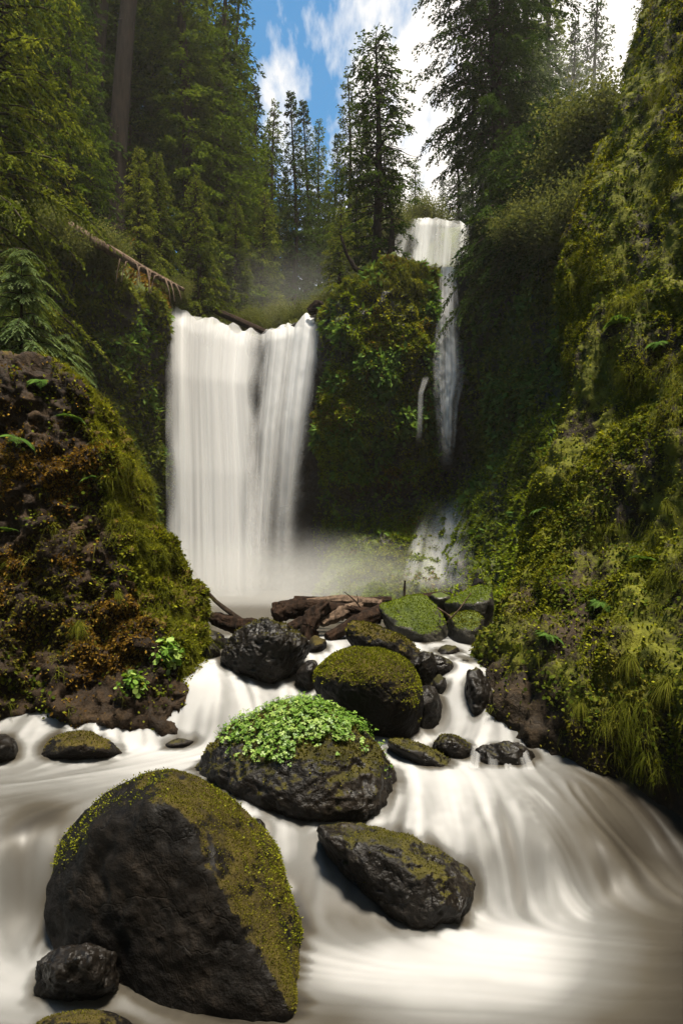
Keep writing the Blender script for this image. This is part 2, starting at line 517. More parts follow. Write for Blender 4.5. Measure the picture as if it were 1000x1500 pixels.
# ---- the amphitheatre wall behind, and the forest slopes above it
RIM = [  # picture column, rim depth, rim height
    (-500, 13, 10.4), (-300, 15, 10.4), (-100, 17.5, 10.4), (60, 19.5, 10.6), (180, 21, 10.7), (238, 23.2, 10.8), (252, 24.7, 10.9), (320, 25, 10.6), (385, 25, 10.05), (420, 24.8, 10.4), (466, 24.2, 10.75),
    (478, 22.6, 10.3), (500, 21.6, 10.5), (530, 21.3, 11.1), (560, 21.3, 11.3), (600, 21.3, 11.3), (636, 21.7, 11.35), (646, 22.9, 11.7), (668, 22.9, 11.75), (680, 22.2, 11.9), (720, 21.2, 11.5), (780, 19.5, 11.3), (850, 17.5, 10.8), (950, 15.5, 10.2), (1150, 13.5, 9.6), (1400, 12, 9.5)]
ZL = [.6, 1.4, 2.2, 3.2, 4.2, 5.2, 6.5, 8.0, 9.5, 11.5]
OFF = {  # depth offset from the rim at those heights (negative = towards the camera)
    -500: [-1, -.8, -.5, 0, .2, .3, .4, .3, .1, 0],
    -100: [-1.5, -1, -.6, 0, .3, .5, .5, .3, .1, 0],
    180: [-2, -1.2, -.5, .2, .6, .7, .6, .4, .2, 0],
    238: [-1.5, -.6, 0, .5, .7, .8, .8, .6, .3, 0],
    252: [-.5, 0, .3, .8, 1, 1.1, 1, .8, .4, 0],
    420: [-.3, .2, .6, .9, 1.1, 1.1, 1, .7, .3, 0],
    466: [-1.4, -.4, .2, .6, .8, .7, .5, .2, 0, 0],
    480: [-3.4, -1.6, -.1, 1.4, 1.6, .5, -.3, -.4, -.25, 0],
    600: [-4.2, -2.3, -.7, 1.3, 1.9, .7, -.3, -.45, -.3, 0],
    640: [-5.4, -3.4, -1.5, .3, 1.3, .9, .5, .0, -.1, 0],
    660: [-6.8, -4.9, -3.0, -.9, .5, .6, .4, .1, 0, 0],
    700: [-7.4, -5.6, -3.9, -2.0, -.8, .2, .1, 0, -.1, 0],
    780: [-7.6, -6.4, -5.2, -4.0, -2.9, -2.0, -1.2, -.8, -.4, 0],
    900: [-5.5, -5, -4.2, -3.5, -2.8, -2.2, -1.6, -1, -.5, 0],
    1400: [-3, -2.6, -2.2, -1.8, -1.4, -1, -.8, -.5, -.2, 0]}


def slope_profile(px, rd, rz):
    """(depth, height) samples of the ground behind the rim for a picture column"""
    up = [(rd, rz), (rd + 4, rz + 2.6), (34, rz + 9), (60, rz + 24), (130, rz + 40), (200, rz + 44)]
    creek = [(rd, rz), (29, rz + .4), (36, rz + 4.5), (60, rz + 14), (130, rz + 30), (200, rz + 34)]
    upper = [(rd, rz), (24.2, rz + .1), (37, 17.2), (39.6, 17.9), (40.8, 21.7), (60, 24.5), (130, 36), (200, 40)]
    right = [(rd, rz), (rd + 3, rz + 1.6), (34, rz + 8.5), (60, rz + 24), (130, rz + 40), (200, rz + 44)]
    ds = np.array([0, .6, 1.5, 3, 5, 8, 11, 14, 16, 17.2, 18.5, 22, 30, 45, 70, 110, 170])
    d = rd + ds
    f = lambda t: np.interp(d, [a for a, b in t], [b for a, b in t])
    w = [np.interp(px, [225, 255], [1, 0]), np.interp(px, [225, 255, 500, 560], [0, 1, 1, 0]), np.interp(px, [500, 560, 700, 760], [0, 1, 1, 0]), np.interp(px, [700, 760], [0, 1])]
    return d, sum(a * f(t) for a, t in zip(w, (up, creek, upper, right)))


def back_wall():
    cols = np.concatenate([np.linspace(-500, 200, 90)[:-1], np.linspace(200, 830, 380)[:-1], np.linspace(830, 1400, 60)])
    nf = 250
    rp = np.array([r[0] for r in RIM], float)
    rd = np.interp(cols, rp, [r[1] for r in RIM]); rz = np.interp(cols, rp, [r[2] for r in RIM])
    keys = sorted(OFF)
    offt = np.stack([np.interp(cols, keys, [OFF[k][j] for k in keys]) for j in range(len(ZL))], 1)
    g = np.zeros((nf, len(cols), 3))
    for j, c in enumerate(cols):
        z = np.linspace(.6, rz[j], nf)
        off = np.interp(z, ZL, offt[j])
        off *= np.minimum(1, (rz[j] - z) / 1.2 + .25) if True else 1
        off[-1] = 0
        d = rd[j] + off
        g[:, j, 0] = (c - 500) / 1000 * d
        g[:, j, 1] = d
        g[:, j, 2] = z
    g[..., 0] = blur(g[..., 0], 3); g[..., 1] = blur(g[..., 1], 3)
    sl = []
    for j, c in enumerate(cols):
        d, z = slope_profile(c, g[-1, j, 1], rz[j])
        sl.append(np.stack([(c - 500) / 1000 * d, d, z], 1)[1:])
    sl = np.stack(sl, 1)
    g2 = np.concatenate([g, sl], 0)
    nr = g2.shape[0]
    m = np.ones((nr, len(cols)))
    m[nf:] = .6
    fallcols = sstep(236, 250, cols) * sstep(482, 470, cols)
    chute = sstep(630, 642, cols) * sstep(692, 680, cols)
    hz = g2[..., 2]
    m *= 1 - .75 * np.maximum(fallcols, chute)[None] * sstep(8.5, 10, hz)
    g2 = displace(g2, [('f', .33, .30, 2), ('r', (.7, .7, .5), .42, 3), ('r', (2.2, 2.2, 1.4), .24, 3), ('f', 4.5, .10, 3)], 77.1, m)
    n = grid_normals(g2)
    if n[nf // 2, 200, 1] > 0: n = -n
    p = g2.reshape(-1, 3)
    wet = np.zeros((nr, len(cols)))
    wet[:nf] = np.maximum(fallcols, chute)[None]
    recess = sstep(5.4, 4.6, hz) * sstep(2.9, 3.6, hz) * (sstep(440, 470, cols) * sstep(690, 650, cols))[None]
    wet = np.maximum(wet, recess * .9)
    moss = np.clip(.5 + .5 * fbm(p * .5 + 9).reshape(nr, -1) + .35 * n[..., 2] - wet * 1.1, 0, 1)
    o = mesh('hills', p, grid_faces(nr, len(cols)), M_FAR, attrs={'moss': moss})
    tag(o, 'dark mossy amphitheatre wall and forest slope behind the waterfalls', 'hillside', kind='structure')
    return g2, n, wet, cols, nf


def slope_z(px, d):
    rp = [r[0] for r in RIM]
    rd = np.interp(px, rp, [r[1] for r in RIM]); rz = np.interp(px, rp, [r[2] for r in RIM])
    dd, z = slope_profile(px, rd, rz)
    return float(np.interp(d, dd, z))


_ZB = {}


def build_wall_depth(g2):
    """nearest depth of the back wall per 4-pixel cell of the picture"""
    px, py = proj(g2)
    B = np.full((500, 500), np.nan)
    for gx, gy, d in zip(((px + 200) // 4).astype(int).ravel(), ((py + 200) // 4).astype(int).ravel(), g2[..., 1].ravel()):
        if 0 <= gx < 500 and 0 <= gy < 500 and not B[gy, gx] <= d: B[gy, gx] = d
    for _ in range(12):
        m = np.isnan(B)
        if not m.any(): break
        for ax, s in ((0, 1), (0, -1), (1, 1), (1, -1)):
            r = np.roll(B, s, ax); m = np.isnan(B); B[m] = r[m]
    _ZB['b'] = np.nan_to_num(B, nan=25.0)


def wall_d(px, py):
    return _ZB['b'][np.clip(((py + 200) // 4).astype(int), 0, 499), np.clip(((px + 200) // 4).astype(int), 0, 499)]


def hill_behind():
    """unseen gorge side added behind the camera to shut out the low sky"""
    nx, ny = 70, 30
    a = np.linspace(-1.9, 1.9, nx)
    g = np.zeros((ny, nx, 3))
    for j in range(ny):
        h = j / (ny - 1)
        rr = 9 + 9 * h
        g[j, :, 0] = np.sin(a) * rr * 1.1; g[j, :, 1] = -np.cos(a) * rr * .9 - 1
        g[j, :, 2] = -1.2 + 16 * h ** .8
    g = displace(g, [('f', .25, 1.2, 2), ('f', .9, .4, 3)], 9.1)
    o = mesh('hills', g.reshape(-1, 3), grid_faces(ny, nx), M_FAR, attrs={'moss': np.full(nx * ny, .6)})
    tag(o, 'unseen side of the gorge added behind the viewpoint to block low sky', 'hillside', kind='structure')
# ---------------------------------------------------------------- creek: one water surface stepping down to the pool
def W(px, py, z):
    d = (CAMZ - z) * 1000 / (py - HZ)
    return ((px - 500) / 1000 * d, d, z)


CREEK = [W(*a) for a in [
    (0, 1500, 0), (250, 1530, 0), (500, 1500, 0), (750, 1500, 0), (1000, 1500, 0), (1000, 1400, 0), (1000, 1325, 0), (860, 1325, 0), (720, 1335, 0), (600, 1380, 0), (470, 1400, 0), (460, 1450, 0), (700, 1420, 0),
    (0, 1900, 0), (500, 1900, 0), (1000, 1900, 0), (-600, 1500, 0), (1500, 1500, 0), (-150, 1500, 0), (30, 1450, .0), (100, 1480, 0), (200, 1495, 0), (-300, 1450, 0),
    (630, 1230, .42), (700, 1240, .36), (800, 1235, .37), (890, 1245, .27), (640, 1175, .54), (760, 1172, .55), (850, 1172, .49), (950, 1250, .16), (660, 1290, .16), (780, 1285, .17), (900, 1290, .1),
    (600, 1118, .64), (680, 1146, .60), (760, 1143, .60), (850, 1143, .59), (620, 1100, .67), (710, 1128, .60), (800, 1120, .60), (590, 1090, .68),
    (30, 1140, .66), (150, 1125, .66), (250, 1105, .67), (320, 1125, .66), (230, 1092, .68), (0, 1200, .63), (70, 1200, .61), (150, 1150, .65), (-200, 1150, .66), (-250, 1230, .62),
    (0, 1243, .55), (70, 1236, .53), (-150, 1255, .55), (10, 1330, .20), (-100, 1340, .2), (50, 1335, .16), (30, 1390, .04),
    (340, 1160, .61), (385, 1190, .52), (430, 1240, .36), (490, 1285, .21), (530, 1330, .09), (420, 1300, .15), (450, 1350, .05), (560, 1365, .02),
    (285, 1082, .72), (335, 1075, .76), (300, 1040, .95), (335, 1030, 1.0), (290, 1000, 1.16), (340, 1005, 1.12), (270, 968, 1.3), (320, 985, 1.22), (400, 1003, 1.10), (430, 985, 1.18), (460, 963, 1.30), (370, 1035, .96),
    (660, 1075, .70), (640, 1070, .72), (660, 1035, .91), (640, 1030, .92), (662, 997, 1.14), (640, 1000, 1.14), (685, 995, 1.15), (670, 975, 1.24), (640, 960, 1.30),
    (300, 935, 1.38), (400, 920, 1.40), (500, 910, 1.42), (600, 905, 1.43)]] + [
    (-3, 9.5, 1.35), (0, 9.5, 1.35), (3, 9.5, 1.35), (-3, 13, 1.0), (0, 13, 1.0), (3, 13, 1.0), (-7, 20, .9), (0, 20, .9), (6, 20, .9), (0, 27, .9), (-8, 27, .9), (3.6, 5, .1), (3.6, 6.5, .5), (4.5, 3, 0), (-5, 6, .66), (-5, 8, 1.0)]

FOAM = [  # picture column, row, whiteness of the water there
    (0, 1500, .62), (100, 1490, .6), (300, 1500, .25), (500, 1490, .3), (600, 1470, .78), (720, 1490, .68), (880, 1490, .3), (1000, 1490, .1), (500, 1440, .85), (620, 1420, .97), (720, 1400, 1.0), (780, 1360, .98), (800, 1440, .95), (880, 1390, .62), (930, 1350, .35), (1000, 1400, .12), (1000, 1330, .22), (940, 1440, .3),
    (650, 1350, .95), (480, 1400, .88), (560, 1390, .95), (850, 1330, .75),
    (640, 1170, .85), (700, 1150, .95), (740, 1165, .8), (770, 1150, .55), (800, 1145, .65), (850, 1150, .42), (900, 1160, .15), (640, 1230, .82), (720, 1230, .85), (790, 1220, .5), (870, 1230, .22), (940, 1250, .1), (680, 1290, .62), (780, 1290, .42), (880, 1290, .2), (960, 1290, .26),
    (590, 1100, .95), (640, 1150, .9), (760, 1125, .75), (620, 1080, .9), (690, 1075, .9),
    (30, 1150, .6), (60, 1180, .2), (150, 1130, .7), (230, 1105, .95), (270, 1090, .95), (320, 1125, .8), (330, 1160, .55), (0, 1200, .4), (80, 1200, .1), (20, 1225, .08), (120, 1170, .65), (-200, 1200, .5),
    (10, 1260, .55), (60, 1250, .62), (30, 1310, .32), (70, 1320, .08), (0, 1370, .75), (50, 1380, .6), (20, 1440, .85), (80, 1470, .8), (150, 1470, .6), (200, 1480, .55),
    (350, 1175, .8), (390, 1200, .9), (430, 1240, .9), (400, 1260, .85), (470, 1290, .6), (520, 1330, .15), (440, 1330, .4), (560, 1350, .15), (480, 1370, .55),
    (300, 1000, .97), (330, 1050, 1.0), (290, 1060, .9), (330, 990, 1.0), (400, 1005, 1.0), (450, 970, .95), (280, 965, .9), (660, 1060, 1.0), (660, 1000, .9), (675, 980, .95),
    (300, 930, .5), (400, 920, .5), (500, 905, .5), (600, 900, .4)]


ROCKV = []


def creek():
    xs = np.arange(-6.0, 4.6, .02)
    ys = np.concatenate([np.arange(1.0, 3.2, .04), np.arange(3.2, 7.8, .016), np.arange(7.8, 10, .05), np.linspace(10, 27, 40)])
    X, Y = np.meshgrid(xs, ys)
    q = np.stack([X.ravel(), Y.ravel()], 1)
    cp = np.array(CREEK)
    z = rbf(cp[:, :2], cp[:, 2], q, 2e-3).reshape(X.shape)
    z = np.clip(z, -.02, 1.47)
    z = blur(z, 10)
    # flow: down the surface, drifting across the pool
    dzy = np.gradient(z, axis=0) / np.gradient(ys)[:, None]
    dzx = np.gradient(z, axis=1) / .02
    flat = sstep(.10, .0, z)
    lev = sstep(.5, .62, z) * sstep(.74, .66, z)
    vx = -dzx * 1.0 + flat * .35 + lev * np.where(X < -.2, -.35, 0)
    vy = -dzy * 1.0 - .06 - flat * .0 - lev * .12
    sp = np.sqrt(vx ** 2 + vy ** 2) + 1e-6
    vx, vy = blur(vx / sp, 12), blur(vy / sp, 12)
    # streaks: noise smeared along the flow lines (line integral convolution)
    base = fbm(np.stack([X.ravel() * 9, Y.ravel() * 9, z.ravel() * 9], 1), 3).reshape(X.shape) + 1.3 * fbm(np.stack([X.ravel() * 24, Y.ravel() * 24, z.ravel() * 24], 1), 2).reshape(X.shape)
    acc = base.copy(); cnt = 1
    ny, nx = X.shape
    rowy = lambda yy: np.interp(yy, ys, np.arange(ny))
    for sgn in (1, -1):
        px, py = X.copy(), Y.copy()
        for k in range(34):
            fx = np.clip((px + 6) / .02, 0, nx - 1.01); fy = np.clip(rowy(py), 0, ny - 1.01)
            ix, iy = fx.astype(int), fy.astype(int)
            px = px + sgn * .02 * vx[iy, ix]; py = py + sgn * .02 * vy[iy, ix]
            fx = np.clip((px + 6) / .02, 0, nx - 1.01); fy = np.clip(rowy(py), 0, ny - 1.01)
            ix, iy = fx.astype(int), fy.astype(int)
            tx, ty = fx - ix, fy - iy
            acc += base[iy, ix] * (1 - tx) * (1 - ty) + base[iy, ix + 1] * tx * (1 - ty) + base[iy + 1, ix] * (1 - tx) * ty + base[iy + 1, ix + 1] * tx * ty
            cnt += 1
    st = acc / cnt
    st = st / (st.std() + 1e-6)
    slope = np.sqrt(dzx ** 2 + dzy ** 2)
    st = blur(st, 1)
    z2 = z + st * (.0015 + .004 * sstep(.1, .8, slope))
    P3 = np.stack([X, Y, z2], 2)
    px, py = proj(np.stack([X, Y, z], 2))
    fp = np.array(FOAM, float)
    # foam whiteness is spread over the surface between the surveyed points
    pos = []
    for a, b, c in FOAM:
        k = np.argmin((px - a) ** 2 + (py - b) ** 2)
        pos.append((X.ravel()[k], Y.ravel()[k]))
    foam = rbf(np.array(pos), fp[:, 2], q, 2e-2).reshape(X.shape)
    foam = blur(np.clip(foam, .05, 1.0), 6)
    amp = .025 + .13 * sstep(.05, .5, slope) + .03 * (1 - flat)
    foam = np.clip(foam + st * amp * np.minimum(1, foam * 2.2), 0, 1)
    foam[ys > 8.5] = np.minimum(foam[ys > 8.5], .3)
    # thin dark water right against the rocks, with soft contact shade painted in
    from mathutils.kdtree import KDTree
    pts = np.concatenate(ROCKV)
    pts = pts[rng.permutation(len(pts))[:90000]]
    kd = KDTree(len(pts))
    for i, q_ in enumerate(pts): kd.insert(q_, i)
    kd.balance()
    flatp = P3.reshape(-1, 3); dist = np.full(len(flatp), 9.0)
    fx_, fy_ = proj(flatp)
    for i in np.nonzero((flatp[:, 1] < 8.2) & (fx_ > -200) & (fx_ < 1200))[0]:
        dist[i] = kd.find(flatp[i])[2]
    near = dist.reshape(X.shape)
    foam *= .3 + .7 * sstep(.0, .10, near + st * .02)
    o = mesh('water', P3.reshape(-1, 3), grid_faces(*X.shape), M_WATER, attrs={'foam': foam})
    tag(o, 'silky white creek stepping down between boulders into the pool', 'water', kind='structure')
    return xs, ys, z


# ---------------------------------------------------------------- falling water
def fall_sheet(name, rows, mat, nu=60, nv=120, depth_wave=.12, edge_soft=.12, top_soft=.02, bot_soft=.25, seed=0., parent=None, uvscale=1.0, rough_d=0., bulge=0., snap=None, thin=0., lip=0.):
    """rows: (v, left column, left depth, right column, right depth, row left, row right) in the picture, lofted into a sheet"""
    R = np.array(rows, float)
    v = np.linspace(0, 1, nv)
    cols = [np.interp(v, R[:, 0], R[:, k]) for k in range(1, 7)]
    cols = [blur(c[:, None], 3, 0)[:, 0] for c in cols]
    u = np.linspace(0, 1, nu)
    lp, ld, rp, rd, ly, ry = [c[:, None] for c in cols]
    px = lp + (rp - lp) * u; d = ld + (rd - ld) * u; py = ly + (ry - ly) * u
    if bulge: d = d - bulge * np.sin(u * math.pi)[None]
    U, V = np.meshgrid(u, v)
    q = np.stack([U.ravel() * 7, V.ravel() * .8, np.full(U.size, seed)], 1)
    d = d + fbm(q, 3).reshape(U.shape) * depth_wave * (.3 + V)
    if rough_d: d = d + fbm(np.stack([U.ravel() * 6, V.ravel() * 14, np.full(U.size, seed + 4)], 1), 3).reshape(U.shape) * rough_d
    if lip: py = py + (fbm(np.stack([U.ravel() * 5, U.ravel() * 0, np.full(U.size, seed + 2)], 1), 3).reshape(U.shape) * lip) * sstep(.5, 0, V)
    if snap is not None:
        d = blur(wall_d(px, py), 14) - snap
    g = np.stack([(px - 500) / 1000 * d, d, CAMZ + (HZ - py) / 1000 * d], 2)
    en = fbm(np.stack([U.ravel() * 4, V.ravel() * 4, np.full(U.size, seed + 9)], 1), 3).reshape(U.shape) * .11
    e = sstep(0, edge_soft, U + en) * sstep(0, edge_soft, 1 - U + en) * sstep(-.001, max(top_soft, .002), V) * sstep(1, 1 - bot_soft, V)
    if thin: e = e * (1 - thin * sstep(.22, .6, V) * sstep(.12, .55, U))
    return mesh(name, g.reshape(-1, 3), grid_faces(nv, nu), mat, parent, attrs={'edge': e}, uv=np.stack([U.ravel() * uvscale + seed, V.ravel() + seed], 1))


def waterfalls():
    t = thing('waterfall', (0, 0, 0), 'tall broad white waterfall plunging in two merging curtains into the gorge', 'waterfall')
    a = [(0, 242, 25.2, 384, 25.3, 448, 494), (.012, 241, 24.7, 384, 24.9, 448, 494), (.05, 241, 24.1, 380, 24.4, 470, 512), (.2, 242, 23.5, 374, 23.7, 545, 565), (.5, 243, 22.7, 384, 22.8, 690, 695), (.8, 244, 22.0, 386, 22.0, 840, 840), (1, 243, 21.4, 392, 21.4, 940, 940)]
    for k, (dd, m, sd) in enumerate([(0, M_FALL, 1.3), (.25, M_VEIL, 5.9), (-.35, M_VEIL, 9.2)]):
        r = [(q[0], q[1] + (-6 if k == 2 else 3 * k), q[2] + dd * min(1, q[0] * 3), q[3] + (8 if k == 2 else -2 * k), q[4] + dd * min(1, q[0] * 3), q[5], q[6]) for q in a]
        fall_sheet('left_curtain' if k == 0 else 'veil', r, m, 90, 160, .22, .22, .01, .3, sd, t, 1.0, lip=12)
    b = [(0, 384, 25.3, 474, 24.6, 491, 454), (.012, 384, 24.9, 474, 24.2, 491, 454), (.06, 384, 24.4, 472, 23.7, 505, 470), (.2, 378, 24.0, 466, 23.4, 560, 520), (.4, 370, 23.4, 456, 23.2, 640, 600), (.7, 364, 22.6, 440, 22.8, 780, 770), (1, 362, 21.7, 436, 22.0, 930, 930)]
    fall_sheet('right_curtain', b, M_FALL, 70, 160, .2, .2, .01, .4, 21.7, t, .8, .03, lip=12, thin=.7)
    b2 = [(q[0], q[1] - 6, q[2] + .3, q[3] + 4, q[4] + .25, q[5], q[6]) for q in b]
    fall_sheet('veil', b2, M_FALL_FINE, 70, 160, .2, .2, .01, .6, 31.2, t, .8, .03, lip=12, thin=.5)
    # second fall: the thin one down the mossy wall
    t2 = thing('waterfall', (0, 0, 0), 'thin waterfall threading down the dark chute beside the mossy buttress', 'waterfall')
    c = [(0, 640, 23.2, 672, 23.2, 391, 391), (.02, 640, 22.7, 672, 22.7, 391, 391), (.06, 639, 22.3, 670, 22.3, 405, 405), (.3, 634, 21.5, 676, 21.5, 470, 470), (.55, 628, 21.1, 684, 21.1, 545, 545), (.7, 636, 21.0, 672, 21.0, 590, 590), (1, 640, 20.8, 666, 20.8, 690, 690)]
    fall_sheet('curtain', c, M_FALL_FINE, 50, 140, .1, .36, .02, .3, 3.3, t2, .8, .1)
    c2 = [(q[0], q[1] + 4, q[2] - .25, q[3] - 6, q[4] - .25, q[5], q[6]) for q in c]
    fall_sheet('veil', c2, M_VEIL, 50, 140, .1, .3, .02, .35, 13.3, t2, .6, .1)
    c3 = [(0, 618, 21.0, 632, 21.0, 550, 550), (.3, 611, 20.8, 621, 20.8, 575, 575), (1, 608, 20.6, 618, 20.6, 655, 655)]
    fall_sheet('side_thread', c3, M_VEIL, 20, 60, .05, .35, .1, .5, 23.3, t2, .3)
    # third: the upper fall among the trees
    t3 = thing('waterfall', (0, 0, 0), 'small bright upper waterfall glowing between the trees at the top', 'waterfall')
    e = [(0, 604, 41.5, 690, 41.5, 318, 330), (.04, 602, 40.3, 690, 40.3, 317, 330), (.15, 600, 39.7, 691, 39.7, 326, 336), (.6, 596, 39.2, 690, 39.2, 362, 366), (1, 592, 38.6, 688, 38.6, 402, 398)]
    fall_sheet('curtain', e, M_FALL_GAP, 60, 70, .2, .14, .02, .2, 7.3, t3, .9, lip=7)
    e2 = [(q[0], q[1] - 2, q[2] - .4, q[3] + 2, q[4] - .4, q[5], q[6]) for q in e]
    fall_sheet('veil', e2, M_VEIL, 60, 70, .2, .2, .02, .2, 17.3, t3, 1.1, lip=7)
    e3 = [(0, 590, 38.9, 605, 39.2, 330, 330), (.4, 566, 37.5, 600, 38.6, 362, 368), (1, 540, 36, 590, 37, 408, 408)]
    fall_sheet('side_thread', e3, M_VEIL, 30, 40, .1, .3, .15, .2, 27.3, t3, .5)
    # fourth: the faint slide over the green apron below the thin fall
    t4 = thing('waterfall', (0, 0, 0), 'faint double water slide over the green apron below the thin waterfall', 'waterfall')
    f = [(0, 648, 17.9, 680, 18.0, 728, 728), (.4, 628, 16.6, 676, 16.6, 780, 780), (1, 606, 15.0, 676, 15.0, 866, 866)]
    fall_sheet('curtain', f, M_VEIL, 30, 70, .04, .35, .25, .35, 33.3, t4, .6, snap=.12)
    f2 = [(0, 612, 17.4, 630, 17.4, 755, 755), (.4, 598, 16.6, 622, 16.6, 800, 800), (1, 584, 15.3, 610, 15.3, 866, 866)]
    fall_sheet('side_thread', f2, M_VEIL, 20, 60, .04, .35, .3, .4, 43.3, t4, .3, snap=.12)
    f3 = [(0, 636, 17.9, 686, 18.0, 722, 722), (.4, 606, 16.6, 690, 16.6, 780, 780), (1, 580, 15.0, 700, 15.0, 870, 870)]
    fall_sheet('veil', f3, M_VEIL, 40, 70, .04, .35, .3, .2, 63.3, t4, .8, snap=.2)
    # little threads over the low rock under the right cliff
    t5 = thing('waterfall', (0, 0, 0), 'tiny trickles spilling over a low wet ledge under the right cliff', 'waterfall')
    for k, (x0, x1, x2, x3, y0, y1) in enumerate([(690, 706, 684, 703, 1092, 1128), (712, 724, 714, 732, 1088, 1132), (733, 748, 738, 752, 1098, 1130), (752, 766, 764, 786, 1088, 1130)]):
        r = [(0, x0, 6.25, x1, 6.25, y0, y0), (.1, x0, 6.1, x1, 6.1, y0, y0), (.4, x0 + .4 * (x2 - x0), 5.95, x1 + .4 * (x3 - x1), 5.95, y0 + 14, y0 + 14), (1, x2, 5.75, x3, 5.75, y1, y1)]
        fall_sheet('thread', r, M_VEIL, 16, 24, .02, .3, .1, .1, 50.3 + k, t5, .3)
# ---------------------------------------------------------------- boulders
def hull_planes(pts):
    bm = bmesh.new()
    for p in pts: bm.verts.new(p)
    r = bmesh.ops.convex_hull(bm, input=bm.verts[:])
    bm.normal_update()
    c = np.mean(pts, axis=0)
    pl = []
    for f in bm.faces:
        if f.calc_area() < 1e-6: continue
        n = np.array(f.normal); h = float(np.dot(n, np.array(f.calc_center_median()) - c))
        if h < 0: n, h = -n, -h
        pl.append((n, max(h, .01)))
    bm.free()
    keep = []
    for n, h in pl:
        if all(np.dot(n, m) < .996 or abs(h - k) > .05 * k + .02 for m, k in keep): keep.append((n, h))
    return c, keep


_ICO = {}


def ico(sub):
    if sub not in _ICO:
        bm = bmesh.new()
        bmesh.ops.create_icosphere(bm, subdivisions=sub, radius=1)
        _ICO[sub] = (np.array([v.co[:] for v in bm.verts]), np.array([[v.index for v in f.verts] for f in bm.faces]))
        bm.free()
    return _ICO[sub]


def boulder(label, sil, d, thick, front=None, mat=None, sub=6, p=12, rough=1.0, moss=(.4, .5), mossmat=None, tufts=0, tl=.018, seed=0., down=.25, name='boulder', cat='boulder', group=None, backshrink=.75, front_in=.55, mdir=(0, 0, 1), crack=1.0):
    """sil: outline points (column, row[, depth]) in the picture; front: points nearer the camera; the far half mirrors the outline"""
    pts = [P(a[0], a[1], a[2] if len(a) > 2 else d) for a in sil]
    cx = np.mean([a[0] for a in sil]); cy = np.mean([a[1] for a in sil])
    if front is None:
        front = [(cx + (a[0] - cx) * front_in, cy + (a[1] - cy) * front_in, d - thick * .8) for a in sil[::2]]
    pts += [P(*a) for a in front]
    for a in sil:
        dd = a[2] if len(a) > 2 else d
        pts.append(P(cx + (a[0] - cx) * backshrink, cy + (a[1] - cy) * backshrink + 8, dd + thick))
    lo = min(q[2] for q in pts)
    pts += [q + np.array([0, .05, -down]) for q in pts if q[2] < lo + .25 * (max(r[2] for r in pts) - lo)]
    pts = np.array(pts)
    c, pl = hull_planes(pts)
    dirs, f = ico(sub)
    acc = np.zeros(len(dirs))
    for n, h in pl:
        acc += (np.maximum(dirs @ n, 0) / h) ** p
    r = acc ** (-1 / p) * 1.035
    v = dirs * r[:, None]
    size = float(np.mean(r))
    k = 1 / size
    disp = fbm(v * k * .9 + seed, 3) * .055 + (ridged(v * k * 1.7 + seed, 4) - .45) * .06 + fbm(v * k * 5 + seed, 3) * .022 + (ridged(v * k * 9 + seed, 3) - .45) * .018 - sstep(.80, .98, ridged(v * k * 1.1 + seed * 2, 2)) * .035 * crack
    v = v * (1 + (disp * rough)[:, None])
    w = v + c
    base = np.array([c[0], c[1], w[:, 2].min() + down])
    o = mesh(name, w, f, mat or M_ROCK, origin=base)
    nrm = mesh_normals(o)
    mk = np.clip(moss[1] * 2 * (nrm @ unit(np.array(mdir, float)) - .55 + moss[0]) + .55 * fbm(w * 3 + seed, 4) + .12, 0, 1)
    at = o.data.attributes.new('moss', 'FLOAT', 'POINT'); at.data.foreach_set('value', mk.astype(np.float32))
    tag(o, label, cat, group)
    ROCKV.append(w)
    if tufts:
        pr = np.clip(mk - .35, 0, 1) * sstep(-.35, .2, nrm[:, 2] - 0)
        area = np.linalg.norm(np.cross(w[f[:, 1]] - w[f[:, 0]], w[f[:, 2]] - w[f[:, 0]]), axis=1)
        fp = area * pr[f].mean(1)
        if fp.sum() > 1e-9:
            fi = rng.choice(len(f), tufts, p=fp / fp.sum())
            b = rng.dirichlet((1, 1, 1), tufts)
            pos = np.einsum('ij,ijk->ik', b, w[f[fi]]) - base
            nn = np.einsum('ij,ijk->ik', b, nrm[f[fi]])
            dr = unit(nn + rng.normal(0, .75, (tufts, 3)))
            L = tl * rng.uniform(.5, 1.4, tufts)
            lv, lf = leaf_quads(pos - nn * .004, dr, unit(rng.normal(0, 1, (tufts, 3))), L, L * .55)
            mesh('moss', lv, lf, mossmat or M_MOSS, o, attrs={'var': np.repeat(rng.random(tufts), 4)})
    return o


def moss_patch(o, mask, mat, count, tl, name='moss'):
    """tiny moss leaves on the part of a boulder picked by mask(points, normals)"""
    v = np.empty(len(o.data.vertices) * 3, np.float32); o.data.vertices.foreach_get('co', v)
    v = v.reshape(-1, 3).astype(float); nr = mesh_normals(o).astype(float)
    w = np.clip(mask(v + np.array(o.location), nr), 0, 1)
    k = rng.choice(len(v), count, p=w / w.sum())
    pos = v[k] + rng.normal(0, .006, (count, 3)); dr = unit(nr[k] + rng.normal(0, .7, (count, 3)))
    L = tl * rng.uniform(.5, 1.5, count)
    lv, lf = leaf_quads(pos, dr, unit(rng.normal(0, 1, (count, 3))), L, L * .6)
    return mesh(name, lv, lf, mat, o, attrs={'var': np.repeat(rng.random(count), 4)})


